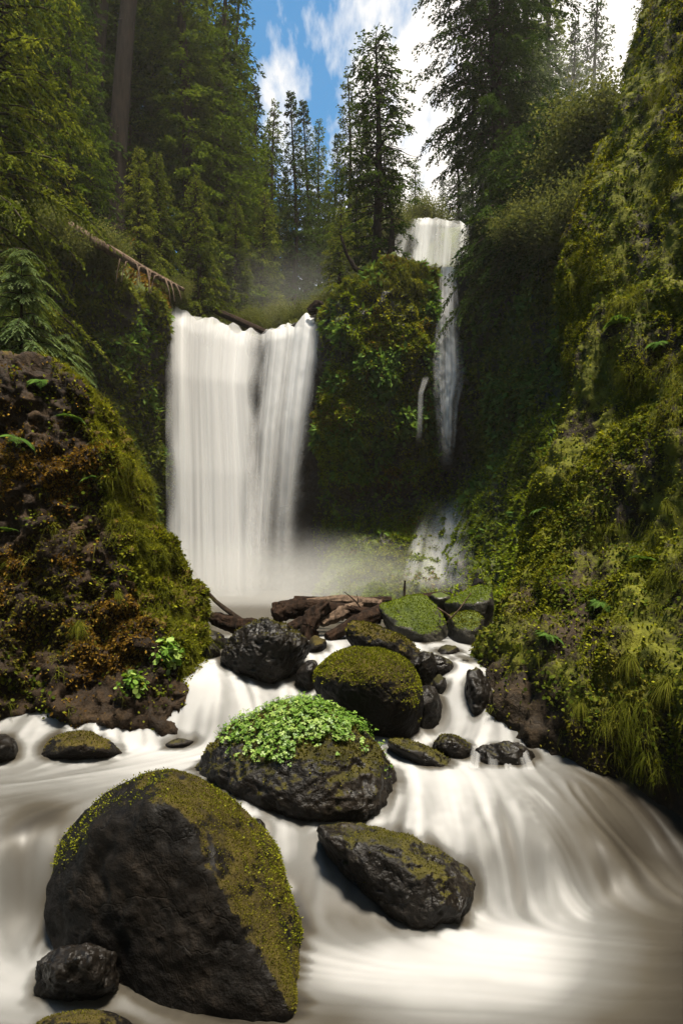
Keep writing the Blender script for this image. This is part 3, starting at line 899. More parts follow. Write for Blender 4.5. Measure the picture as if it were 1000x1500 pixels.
def boulders():
    R = {}
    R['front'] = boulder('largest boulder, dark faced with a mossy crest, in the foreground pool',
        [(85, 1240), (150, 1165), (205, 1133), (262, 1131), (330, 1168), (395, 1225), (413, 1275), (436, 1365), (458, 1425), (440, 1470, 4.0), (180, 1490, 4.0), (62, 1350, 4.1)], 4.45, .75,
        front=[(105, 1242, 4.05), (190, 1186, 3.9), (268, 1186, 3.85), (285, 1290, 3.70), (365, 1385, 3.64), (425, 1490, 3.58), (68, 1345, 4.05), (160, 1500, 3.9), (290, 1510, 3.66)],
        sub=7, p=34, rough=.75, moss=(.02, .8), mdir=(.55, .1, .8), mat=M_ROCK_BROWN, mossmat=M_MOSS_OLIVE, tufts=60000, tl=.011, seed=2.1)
    def rim(v, n):
        px, py = proj(v)
        left = sstep(45, 10, np.abs(py - np.interp(px, [85, 150, 215, 262], [1245, 1170, 1140, 1135])) + 12 * fbm(v * 9, 2)) * (px < 250)
        right = sstep(62, 12, np.interp(py, [1150, 1225, 1280, 1365, 1430], [325, 395, 415, 432, 440]) - px + 40 * fbm(v * 7, 3)) * (py > 1150) * (py < 1390)
        return (left + right) * sstep(-.2, .2, fbm(v * 6 + 4, 3) + .15) * (n[:, 1] < .75) * (n[:, 2] > -.1)
    moss_patch(R['front'], rim, M_MOSS, 12000, .012)
    R['clover'] = boulder('dark boulder midstream carrying a patch of bright green leaves',
        [(272, 1122), (305, 1078), (352, 1048), (430, 1016), (490, 1035), (560, 1088), (592, 1130), (603, 1165), (578, 1215), (520, 1205), (450, 1200), (355, 1185), (300, 1145)], 5.6, .55,
        front=[(330, 1130, 5.2), (470, 1120, 5.05), (560, 1150, 5.1), (540, 1200, 5.0), (420, 1195, 5.0), (360, 1180, 5.1)], sub=7, p=16, rough=1.1, moss=(.25, .6), mossmat=M_MOSS_OLIVE, tufts=9000, tl=.02, seed=7.7)
    R['slab'] = boulder('long dark wet slab of rock slanting down into the pool',
        [(460, 1208), (505, 1199), (565, 1212), (632, 1240), (690, 1268), (707, 1295), (697, 1345), (668, 1372), (600, 1368), (555, 1345), (500, 1280), (468, 1240)], 4.85, .4,
        front=[(480, 1225, 4.6), (560, 1250, 4.45), (640, 1290, 4.4), (675, 1330, 4.35), (600, 1355, 4.35)], sub=7, p=16, rough=1.3, moss=(.12, .5), mossmat=M_MOSS_OLIVE, tufts=6000, tl=.012, seed=12.2)
    R['round'] = boulder('big rounded boulder coated in olive moss above the leafy boulder',
        [(447, 985), (470, 955), (520, 936), (578, 944), (612, 968), (632, 1010), (628, 1050), (600, 1078), (550, 1080), (495, 1055), (455, 1020)], 6.45, .5, front_in=.6,
        sub=7, p=9, rough=.7, moss=(.75, .45), mat=M_ROCK_BROWN, mossmat=M_MOSS, tufts=22000, tl=.018, seed=17.9)
    R['glint'] = boulder('glistening craggy boulder splitting the upper white cascade',
        [(322, 962), (342, 928), (385, 905), (425, 916), (455, 942), (442, 972), (402, 996), (345, 990)], 7.1, .42, sub=7, p=20, rough=1.7, moss=(-.02, .45), mossmat=M_MOSS_OLIVE, tufts=1200, tl=.02, seed=23.4, mat=M_ROCK)
    R['greenslab'] = boulder('vivid green mossy slab leaning right above the olive boulder',
        [(554, 888), (585, 876), (620, 867), (640, 888), (655, 915), (655, 955), (600, 955), (566, 925)], 8.5, .45, front=[(575, 915, 8.1), (620, 930, 8.0), (640, 925, 8.1), (645, 955, 8.15)], sub=6, p=18, rough=.8, moss=(.35, .8), mat=M_ROCK_GREEN, mossmat=M_MOSS_VIVID, tufts=7000, tl=.02, seed=29.9)
    boulder('flat topped mossy block at the upper right by the cliff', [(648, 884), (700, 856), (720, 862), (724, 890), (716, 906), (690, 905), (655, 895)], 9.0, .5, front=[(690, 885, 8.6), (716, 880, 8.6), (700, 905, 8.6)], sub=6, p=20, rough=.7, moss=(.3, .8), mat=M_ROCK_GREEN, mossmat=M_MOSS_VIVID, tufts=4500, tl=.02, seed=31.3)
    boulder('square mossy block tucked below the flat topped block', [(656, 900), (690, 892), (709, 905), (706, 940), (682, 966), (656, 958)], 8.5, .4, front=[(670, 920, 8.1), (700, 918, 8.1), (690, 955, 8.1)], sub=6, p=18, rough=.7, moss=(.32, .7), mat=M_ROCK_GREEN, mossmat=M_MOSS, tufts=3500, tl=.02, seed=37.3)
    boulder('small greenish stone wedged between two vivid mossy blocks', [(628, 872), (645, 865), (660, 872), (662, 888), (640, 892)], 9.3, .25, sub=5, seed=39.1, moss=(.3, .5), mat=M_ROCK_GREEN)
    boulder('long lumpy rock with yellow leaves behind the olive boulder', [(500, 920), (528, 906), (580, 925), (612, 945), (632, 972), (610, 985), (560, 975), (510, 950)], 7.5, .35, sub=6, p=10, rough=1.5, moss=(.25, .6), mat=M_ROCK_BROWN, mossmat=M_MOSS_OLIVE, tufts=2500, tl=.025, seed=43.7)
    boulder('dark rounded rock at the foot of the left outcrop', [(266, 937), (298, 916), (330, 930), (335, 950), (300, 958), (270, 952)], 7.7, .3, sub=6, seed=47.2, moss=(0, .3))
    boulder('small grey stone below the dark rounded rock, left of the cascade', [(284, 956), (303, 934), (320, 945), (325, 962), (300, 968)], 7.35, .2, sub=5, seed=51.2, moss=(0, .3))
    boulder('small mossy stone right of the glistening boulder', [(443, 950), (460, 928), (480, 940), (474, 962), (450, 964)], 7.7, .25, sub=5, seed=53.2, moss=(.3, .5), mat=M_ROCK_BROWN)
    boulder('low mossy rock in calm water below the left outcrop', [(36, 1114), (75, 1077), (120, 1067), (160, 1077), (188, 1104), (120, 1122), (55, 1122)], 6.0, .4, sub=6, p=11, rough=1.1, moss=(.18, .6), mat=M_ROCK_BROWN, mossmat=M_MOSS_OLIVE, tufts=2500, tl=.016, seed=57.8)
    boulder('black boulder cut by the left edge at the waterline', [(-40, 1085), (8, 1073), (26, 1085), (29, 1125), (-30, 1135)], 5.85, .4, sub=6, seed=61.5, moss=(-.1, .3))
    boulder('thin flat stone just breaking the stream below the outcrop corner', [(234, 1092), (262, 1079), (288, 1086), (272, 1096), (244, 1098)], 6.3, .2, sub=5, seed=67.5, moss=(.1, .4), down=.12)
    boulder('sloping mossy rock with a thin runnel, right of the leafy boulder', [(560, 1083), (580, 1078), (620, 1088), (660, 1108), (690, 1140), (665, 1147), (620, 1135), (580, 1108)], 6.0, .25, sub=6, p=12, rough=.9, moss=(.2, .55), mossmat=M_MOSS_OLIVE, tufts=2200, tl=.015, seed=71.1)
    boulder('dark mossy stone below the small right cascade', [(630, 1092), (640, 1076), (660, 1073), (690, 1086), (700, 1108), (675, 1116), (640, 1108)], 6.15, .22, sub=6, seed=73.9, moss=(.15, .5), mossmat=M_MOSS_OLIVE, tufts=1200, tl=.014)
    boulder('low wet ledge that tiny trickles run over', [(690, 1098), (720, 1086), (765, 1086), (786, 1105), (785, 1138), (740, 1142), (700, 1138)], 6.05, .22, sub=6, seed=79.9, moss=(.05, .4), rough=1.6)
    boulder('wet black rock on the left of the small right cascade', [(606, 1010), (632, 1000), (646, 1020), (648, 1070), (610, 1078)], 6.7, .25, sub=6, seed=83.9, moss=(-.2, .3), rough=1.3)
    boulder('wet black rock between the small right cascade and the cliff', [(682, 985), (700, 975), (720, 1010), (720, 1062), (692, 1072), (680, 1040)], 6.85, .3, sub=6, seed=87.9, moss=(-.1, .3), rough=1.6)
    boulder('grey stone at the head of the small right cascade', [(618, 965), (640, 957), (662, 968), (670, 990), (640, 995)], 7.2, .2, sub=6, seed=89.9, moss=(0, .3), rough=1.4)
    boulder('angular dark stone between the square mossy block and the cliff', [(655, 966), (676, 962), (694, 966), (692, 985), (668, 982)], 7.5, .2, sub=5, seed=93.9, moss=(0, .3))
    boulder('cracked dark stone left of the grey stone at the small cascade head', [(596, 972), (612, 954), (634, 956), (642, 978), (622, 992), (602, 990)], 7.05, .22, sub=6, p=18, seed=111.9, moss=(.05, .4), rough=1.6)
    boulder('flat brown stone wedged above the grey stone at the small cascade head', [(632, 962), (648, 944), (668, 946), (676, 962), (655, 970)], 7.7, .2, sub=5, p=16, seed=113.9, moss=(.1, .4), rough=1.4)
    boulder('dark stone filling the gap between the glistening and the olive boulder', [(432, 990), (446, 968), (462, 966), (470, 985), (455, 1000)], 6.9, .16, sub=5, p=16, seed=117.9, moss=(-.1, .3), rough=1.6)
    boulder('mossy stone leaning on the right flank of the olive boulder', [(628, 1006), (640, 986), (652, 992), (656, 1012), (642, 1022)], 6.95, .16, sub=5, p=16, seed=119.9, moss=(.15, .5), rough=1.4)
    boulder('low reddish rock far back near the slide', [(688, 862), (695, 846), (706, 848), (714, 864)], 10.5, .2, sub=5, seed=97.9, moss=(-.3, .2), mat=M_ROCK_BROWN)
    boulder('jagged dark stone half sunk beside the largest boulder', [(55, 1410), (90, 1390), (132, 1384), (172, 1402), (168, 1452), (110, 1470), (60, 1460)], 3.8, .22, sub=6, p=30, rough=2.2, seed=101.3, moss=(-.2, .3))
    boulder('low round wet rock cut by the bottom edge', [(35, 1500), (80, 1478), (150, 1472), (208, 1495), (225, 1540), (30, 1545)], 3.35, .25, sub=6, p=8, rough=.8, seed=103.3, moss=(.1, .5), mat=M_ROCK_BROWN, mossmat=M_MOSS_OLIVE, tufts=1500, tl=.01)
    boulder('small pointed stone poking from the chute behind the largest boulder', [(362, 1212), (376, 1197), (388, 1204), (390, 1222), (368, 1226)], 4.95, .12, sub=5, seed=107.3, moss=(-.2, .3))
    return R


# ---------------------------------------------------------------- logs and sticks
def log_mesh(pts, radii, ns=18, nk=60, rough=.12, seed=0., closed=True):
    pts = np.array(pts, float)
    t = np.linspace(0, 1, len(pts)); tt = np.linspace(0, 1, nk)
    c = np.stack([np.interp(tt, t, pts[:, k]) for k in range(3)], 1)
    c = blur(c, 3, axis=0)
    r = np.interp(tt, np.linspace(0, 1, len(radii)), radii)
    v, f = tubes(c[None], r[None], ns)
    g = v.reshape(nk, ns, 3)
    ax = g - c[:, None]
    th = np.arange(ns) / ns * 2 * math.pi
    nz = np.stack([np.cos(th)[None] * 3.2 + 0 * tt[:, None], np.sin(th)[None] * 3.2 + 0 * tt[:, None], tt[:, None] * 2.2 + 0 * th[None]], 2).reshape(-1, 3) + seed
    dsp = 1 + (ridged(nz, 3) - .45).reshape(nk, ns) * rough * 2 + fbm(nz * .6, 2).reshape(nk, ns) * rough
    g = c[:, None] + ax * dsp[..., None]
    v = np.concatenate([g.reshape(-1, 3), c[:1], c[-1:]])
    n = nk * ns
    i = np.arange(ns)
    cap = np.concatenate([np.stack([np.full(ns, n), (i + 1) % ns, i, i], 1), np.stack([np.full(ns, n + 1), n - ns + i, n - ns + (i + 1) % ns, n - ns + (i + 1) % ns], 1)])
    return v, f, cap


def log(label, pts, radii, mat=None, name='log', cat='log', seed=0., extra=None, rough=.12, ns=30):
    """pts: (column, row, depth)"""
    w = [P(*a) for a in pts]
    base = np.array(w[0])
    v, f, cap = log_mesh(w, radii, seed=seed, rough=rough, ns=ns)
    vs, fs = v - base, f
    o = mesh(name, vs, fs, mat or M_LOG)
    # end faces as triangles
    bm = bmesh.new(); bm.from_mesh(o.data); bm.verts.ensure_lookup_table()
    for q in cap:
        try: bm.faces.new([bm.verts[int(a)] for a in q[:3]])
        except ValueError: pass
    bm.to_mesh(o.data); bm.free()
    o.location = base
    tag(o, label, cat)
    for e in extra or []:
        pw = np.array([P(*a) for a in e[0]])
        vv, ff = tubes(pw[None], np.array(e[1])[None], 5)
        mesh('branch', vv - base, ff, mat or M_LOG, o)
    return o


def logs():
    br = []
    for k, (x, y) in enumerate([(180, 378), (190, 383), (198, 386), (207, 391), (214, 394), (222, 399), (231, 404), (238, 408), (246, 412), (252, 416)]):
        dx = [-10, -12, 8, -6, 6, -4, -10, 12, 10, 14][k]; ln = [40, 30, 34, 26, 38, 30, 26, 34, 30, 24][k]
        br.append(([(x, y, 19.75), (x + dx * .4, y - 2 + ln * .1, 19.6), (x + dx * .8, y + ln * .5, 19.5), (x + dx, y + ln, 19.5)], [.035, .028, .018, .006]))
    log('dead fallen conifer with drooping bare branches on the left bank rim', [(100, 332, 19.6), (150, 360, 19.6), (205, 392, 19.8), (272, 426, 20.4)], [.16, .13, .10, .05], M_DEADWOOD, seed=3, extra=br, name='fallen_tree', cat='fallen tree')
    log('thin bare log lying along the lip of the tall waterfall', [(296, 446, 27.2), (345, 468, 26.2), (392, 489, 25.2)], [.10, .13, .12], M_LOG, seed=6)
    log('brown driftwood lump perched at the right end of the waterfall lip', [(452, 457, 24), (466, 449, 23.9), (478, 456, 23.8)], [.12, .2, .10], M_LOG, seed=8, name='driftwood', cat='driftwood', rough=.3)
    log('thick dark brown log jammed behind the glistening boulder', [(400, 897, 8.9), (450, 890, 8.8), (510, 896, 8.7), (560, 905, 8.7)], [.10, .11, .09, .07], seed=11, rough=.25)
    log('weathered log with splintered top lying across the jam', [(478, 936, 8.1), (520, 912, 8.3), (565, 893, 8.6), (590, 884, 9.0)], [.06, .085, .08, .05], M_LOG, seed=13, rough=.3)
    log('upturned broken root stump standing in the log jam', [(448, 945, 8.2), (452, 920, 8.2), (462, 898, 8.3), (480, 884, 8.4)], [.10, .085, .09, .05], M_LOG, seed=17, rough=.45, name='stump', cat='stump')
    log('pale slender log on top of the jam behind the vivid mossy slab', [(440, 884, 9.3), (500, 880, 9.2), (560, 884, 9.2)], [.05, .07, .05], M_DEADWOOD, seed=19, rough=.2)
    log('short brown log behind the glistening boulder, under the black snag', [(312, 905, 8.2), (345, 915, 8.0), (375, 914, 8.0)], [.07, .085, .06], M_LOG, seed=23, rough=.25,)
    log('dark splintered log end poking up left of the root stump', [(404, 905, 8.6), (420, 893, 8.7), (446, 884, 8.9)], [.07, .10, .08], M_LOG, seed=53, rough=.4)
    log('reddish split log wedged right of the root stump', [(470, 915, 8.3), (500, 897, 8.6), (528, 888, 8.9)], [.03, .07, .05], M_DEADWOOD, seed=57, rough=.4)
    log('thin log half sunk at the left side of the jam', [(415, 925, 8.2), (440, 912, 8.4), (470, 906, 8.7)], [.05, .06, .04], M_LOG, seed=61, rough=.3)
    log('low flat log behind the jam, near the plunge pool', [(430, 880, 10), (500, 884, 9.8), (575, 880, 9.8)], [.06, .08, .05], M_LOG, seed=63, rough=.3)
    log('dark log slanting behind the vivid mossy slab', [(560, 900, 9.0), (600, 880, 9.4), (650, 872, 9.8)], [.06, .07, .05], M_LOG, seed=67, rough=.3)
    log('black forked snag pointing up left at the foot of the waterfall', [(352, 908, 8.1), (330, 892, 8.15), (315, 880, 8.2), (300, 863, 8.2)], [.035, .03, .026, .02], M_BARK, seed=29, ns=8, name='snag', cat='branch',
        extra=[([(300, 863, 8.2), (285, 850, 8.2), (270, 843, 8.2), (255, 838, 8.2)], [.012, .009, .007, .003]), ([(300, 880, 8.1), (285, 872, 8.1), (270, 866, 8.1)], [.006, .005, .002])])
    log('short upright stick standing out of the log jam', [(592, 878, 8.7), (592, 864, 8.7), (593, 850, 8.7)], [.018, .016, .013], M_BARK, seed=31, ns=8, name='stick', cat='stick')
    log('thin bent twig rising from the left part of the log jam', [(528, 890, 8.6), (520, 880, 8.6), (512, 873, 8.6), (504, 867, 8.6)], [.010, .009, .007, .004], M_BARK, seed=37, ns=6, name='stick', cat='stick', extra=[([(524, 885, 8.6), (524, 877, 8.6), (522, 870, 8.6)], [.006, .005, .003])])
    log('thin grey branch leaning against the flat topped block', [(654, 912, 8.3), (672, 893, 8.2), (690, 868, 8.2)], [.012, .010, .006], M_DEADWOOD, seed=41, ns=6, name='stick', cat='stick', extra=[([(660, 905, 8.3), (652, 898, 8.2), (640, 890, 8.2)], [.02, .014, .010])])
    log('dead curved limb reaching out left from the cliff top under the lone tree', [(545, 403, 21.6), (520, 394, 21.5), (508, 374, 21.4), (499, 345, 21.3)], [.10, .075, .055, .03], M_BARK, seed=43, ns=8, name='dead_limb', cat='branch')
# ---------------------------------------------------------------- trees
def rot_z(v, a):
    c, s = np.cos(a), np.sin(a)
    return np.stack([v[..., 0] * c - v[..., 1] * s, v[..., 0] * s + v[..., 1] * c, v[..., 2]], -1)


def conifer(name, H, R, nb, leafL, h0=.08, droop=.35, up=.25, power=.85, tw=.16, twl=.30, dens=1.0, wid=.46, hang=.35, lean=(0, 0), trunk_r=None, seed=0, mats=None, bare=0, bare_len=.8, limb_r=.018, keep=None, jag=.45, whorl=0):
    """a trunk with limbs, and a crown of needle sprays along drooping branches; built at the origin, returns the thing"""
    r = np.random.default_rng(seed)
    hh = h0 + (1 - h0) * np.sort(r.random(nb)) ** .92
    if keep is not None:
        hh = hh[np.array([r.random() < keep(h) for h in hh])]
        nb = len(hh)
    if whorl: hh = np.clip((np.floor(hh * whorl) + .5 + r.normal(0, .15, nb)) / whorl, h0, .995)
    prof = (1 - hh) ** power * np.minimum(1, .55 + (hh - h0) / (.18)) if h0 > .05 else (1 - hh) ** power
    ln = R * prof * r.uniform(1 - jag, 1.08, nb) * np.where(r.random(nb) < .12, 1.2, 1) + .04 * R
    az = np.arange(nb) * 2.39996 + r.uniform(-.5, .5, nb)
    up_b = up * (.3 + 1.5 * hh) + r.normal(0, .08, nb); dr_b = droop * (1.25 - hh) * r.uniform(.6, 1.3, nb)
    lx, ly = lean

    def axis(z):
        q = z / H
        return np.stack([lx * q + .012 * H * np.sin(q * 5 + seed), ly * q, z], -1)

    def on_branch(i, t):
        p = axis(hh[i] * H)
        L = ln[i]
        p = p.copy()
        p[..., 0] += np.cos(az[i] + .15 * t) * L * t
        p[..., 1] += np.sin(az[i] + .15 * t) * L * t
        p[..., 2] += L * (up_b[i] * t - dr_b[i] * t * t)
        return p
    # twigs
    nt = np.maximum(4, (ln / tw).astype(int))
    bi = np.repeat(np.arange(nb), nt)
    t = r.uniform(.12, 1.0, len(bi)) ** .85
    tp = on_branch(bi, t)
    side = np.where(r.random(len(bi)) < .5, 1, -1)
    ta = az[bi] + side * r.uniform(.35, 1.15, len(bi)) * (1.1 - .5 * t)
    tl = ln[bi] * twl * (1.15 - .75 * t) * r.uniform(.5, 1.2, len(bi)) + leafL * .6
    tz = -r.uniform(.0, .5, len(bi)) + up_b[bi] * .4 - dr_b[bi] * t * .6
    td = unit(np.stack([np.cos(ta), np.sin(ta), tz], 1))
    nl = np.maximum(3, (tl / (leafL * .42) * dens).astype(int))
    ti = np.repeat(np.arange(len(bi)), nl)
    s = r.random(len(ti))
    pos = tp[ti] + td[ti] * (tl[ti] * s)[:, None]
    pos[:, 2] -= hang * tl[ti] * s * s
    ld = td[ti] * .8 + r.normal(0, .42, (len(ti), 3))
    ld[:, 2] -= hang * (.25 + s)
    ld = unit(ld)
    L = leafL * r.uniform(.55, 1.25, len(ti)); Wd = L * wid * r.uniform(.7, 1.3, len(ti))
    nrm = unit(np.array([0, 0, 1.0]) + r.normal(0, .55, (len(ti), 3)))
    v, f = leaf_quads(pos, ld, nrm, L, Wd, .05)
    var = np.clip(.22 * r.random(len(ti)) + .25 * r.random(len(bi))[ti] + .45 * r.random(nb)[bi][ti] + .35 * s - .15, 0, 1)
    th = thing(name, (0, 0, 0), None, None)
    # trunk and limbs
    zz = np.linspace(0, H * .985, 26)
    tr = trunk_r or H * .012
    rad = tr * (1 - zz / H) ** .8 + .012 + tr * .6 * np.exp(-zz / (tr * 2.2))
    parts = [tubes(axis(zz)[None], rad[None], 10)]
    kk = np.linspace(0, 1, 5)
    pick = r.choice(nb, min(nb, 260), replace=False)
    paths = np.stack([on_branch(pick, np.full(len(pick), a)) for a in kk], 1)
    rr = (limb_r * (.4 + ln[pick] / R))[:, None] * (1 - .8 * kk)[None]
    parts.append(tubes(paths, rr, 4))
    v2, f2 = merge(parts)
    mesh('trunk', v2, f2, mats[1], th)
    mesh('crown', v, f, mats[0], th, smooth=False, attrs={'var': np.repeat(var, 4)})
    if bare:
        hb = r.uniform(.10, .62, bare); ab = r.uniform(0, 6.28, bare); lb = bare_len * r.uniform(.4, 1.2, bare)
        k = np.linspace(0, 1, 8)
        p = axis(hb * H)[:, None, :].repeat(8, 1)
        cv = r.uniform(-.3, .3, (bare, 1))
        p[..., 0] += np.cos(ab[:, None] + cv * k) * lb[:, None] * k
        p[..., 1] += np.sin(ab[:, None] + cv * k) * lb[:, None] * k
        p[..., 2] += lb[:, None] * (.10 * k - .75 * k ** 2 + .25 * k ** 5) + np.sin(k * 9 + ab[:, None]) * .03
        for q in p:
            v3, f3 = tubes(q[None], (.024 * (1.05 - k))[None], 4)
            mesh('dead_branch', v3, f3, mats[1], th)
    return th


def shrub(name, H, R, leafL, n, seed, mats):
    r = np.random.default_rng(seed)
    th = thing(name, (0, 0, 0), None, None)
    ns = 26
    a = r.uniform(0, 6.28, ns); tilt = r.uniform(.05, .75, ns); l = H * r.uniform(.6, 1.1, ns)
    k = np.linspace(0, 1, 7)
    paths = np.zeros((ns, 7, 3))
    paths[..., 0] = np.cos(a)[:, None] * R * tilt[:, None] * 1.3 * k ** 1.3
    paths[..., 1] = np.sin(a)[:, None] * R * tilt[:, None] * 1.3 * k ** 1.3
    paths[..., 2] = l[:, None] * (k - .35 * tilt[:, None] * k ** 2)
    v, f = tubes(paths, np.full((ns, 1), .018) * (1.1 - k)[None], 4)
    mesh('stem', v, f, mats[1], th)
    si = r.integers(0, ns, n); t = r.uniform(.25, 1, n) ** .8
    ki = np.clip((t * 6).astype(int), 0, 5); fr = t * 6 - ki
    pos = paths[si, ki] * (1 - fr)[:, None] + paths[si, ki + 1] * fr[:, None]
    pos += r.normal(0, 1, (n, 3)) * np.array([.22, .22, .14]) * R
    d = unit(r.normal(0, 1, (n, 3)) + np.array([0, 0, -.2]) + (pos - np.array([0, 0, H * .4])) * .3)
    L = leafL * r.uniform(.5, 1.3, n)
    v, f = leaf_quads(pos, d, unit(np.array([0, 0, 1.0]) + r.normal(0, .6, (n, 3))), L, L * .55)
    mesh('crown', v, f, mats[0], th, smooth=False, attrs={'var': np.repeat(r.random(n) * .6 + .4 * r.random(ns)[si], 4)})
    return th


def frond_tree(name, H, R, seed, mats, n_b=90):
    """young cedar with flat, fern-like hanging sprays"""
    r = np.random.default_rng(seed)
    th = thing(name, (0, 0, 0), None, None)
    hh = np.sort(r.uniform(.05, 1, n_b)); az = np.arange(n_b) * 2.4 + r.normal(0, .3, n_b)
    ln = R * (1.05 - hh) ** .6 * r.uniform(.6, 1.1, n_b)
    k = np.linspace(0, 1, 8)
    p = np.zeros((n_b, 8, 3)); p[..., 2] = (hh * H)[:, None]
    p[..., 0] += np.cos(az)[:, None] * ln[:, None] * k; p[..., 1] += np.sin(az)[:, None] * ln[:, None] * k
    p[..., 2] += ln[:, None] * (.35 * k - .75 * k ** 2)
    zz = np.linspace(0, H, 12)
    v, f = merge([tubes(np.stack([0 * zz, 0 * zz, zz], 1)[None], (.05 * (1.03 - zz / H))[None], 8), tubes(p, np.full((n_b, 1), .010) * (1.1 - k)[None], 4)])
    mesh('trunk', v, f, mats[1], th)
    # side sprays, each a feather of small scales
    ns = 16
    bi = np.repeat(np.arange(n_b), ns); t = np.tile(np.linspace(.12, 1, ns), n_b)
    ki = np.clip((t * 7).astype(int), 0, 6); fr = (t * 7 - ki)[:, None]
    sp = p[bi, ki] * (1 - fr) + p[bi, ki + 1] * fr
    side = np.tile([1, -1], n_b * ns // 2)
    sa = az[bi] + side * r.uniform(.6, 1.0, len(bi)) * (1.1 - .6 * t)
    sl = ln[bi] * .42 * (1.1 - .6 * t) * r.uniform(.7, 1.2, len(bi))
    nl = 15
    si = np.repeat(np.arange(len(bi)), nl); u = np.tile(np.linspace(.05, 1, nl), len(bi))
    sd = np.stack([np.cos(sa), np.sin(sa), -.35 - .3 * t], 1)
    pos = sp[si] + sd[si] * (sl[si] * u)[:, None]; pos[:, 2] -= .35 * sl[si] * u * u
    ls = np.tile([1, -1], len(si) // 2 + 1)[:len(si)]
    la = sa[si] + ls * r.uniform(.5, .8, len(si)) * (1.1 - .7 * u)
    d = unit(np.stack([np.cos(la), np.sin(la), -.45 - .4 * u + r.normal(0, .15, len(si))], 1))
    L = (.26 * sl[si] * (1.15 - .75 * u) + .02) * r.uniform(.8, 1.2, len(si))
    v, f = leaf_quads(pos, d, unit(np.array([0, 0, 1.0]) + r.normal(0, .2, (len(si), 3))), L, L * .34)
    mesh('crown', v, f, mats[0], th, smooth=False, attrs={'var': np.repeat(np.clip(.35 * r.random(len(bi))[si] + .3 * u + .35 * r.random(len(si)), 0, 1), 4)})
    return th


def place(o, px, d, z, s=1.0, rz=0., label=None, cat='tree', group=None, sz=None):
    o.location = ((px - 500) / 1000 * d, d, z)
    o.scale = (s, s, sz or s)
    o.rotation_euler = (0, 0, rz)
    return tag(o, label, cat, group)


def zrow(py, d):
    return CAMZ + (HZ - py) * d / 1000


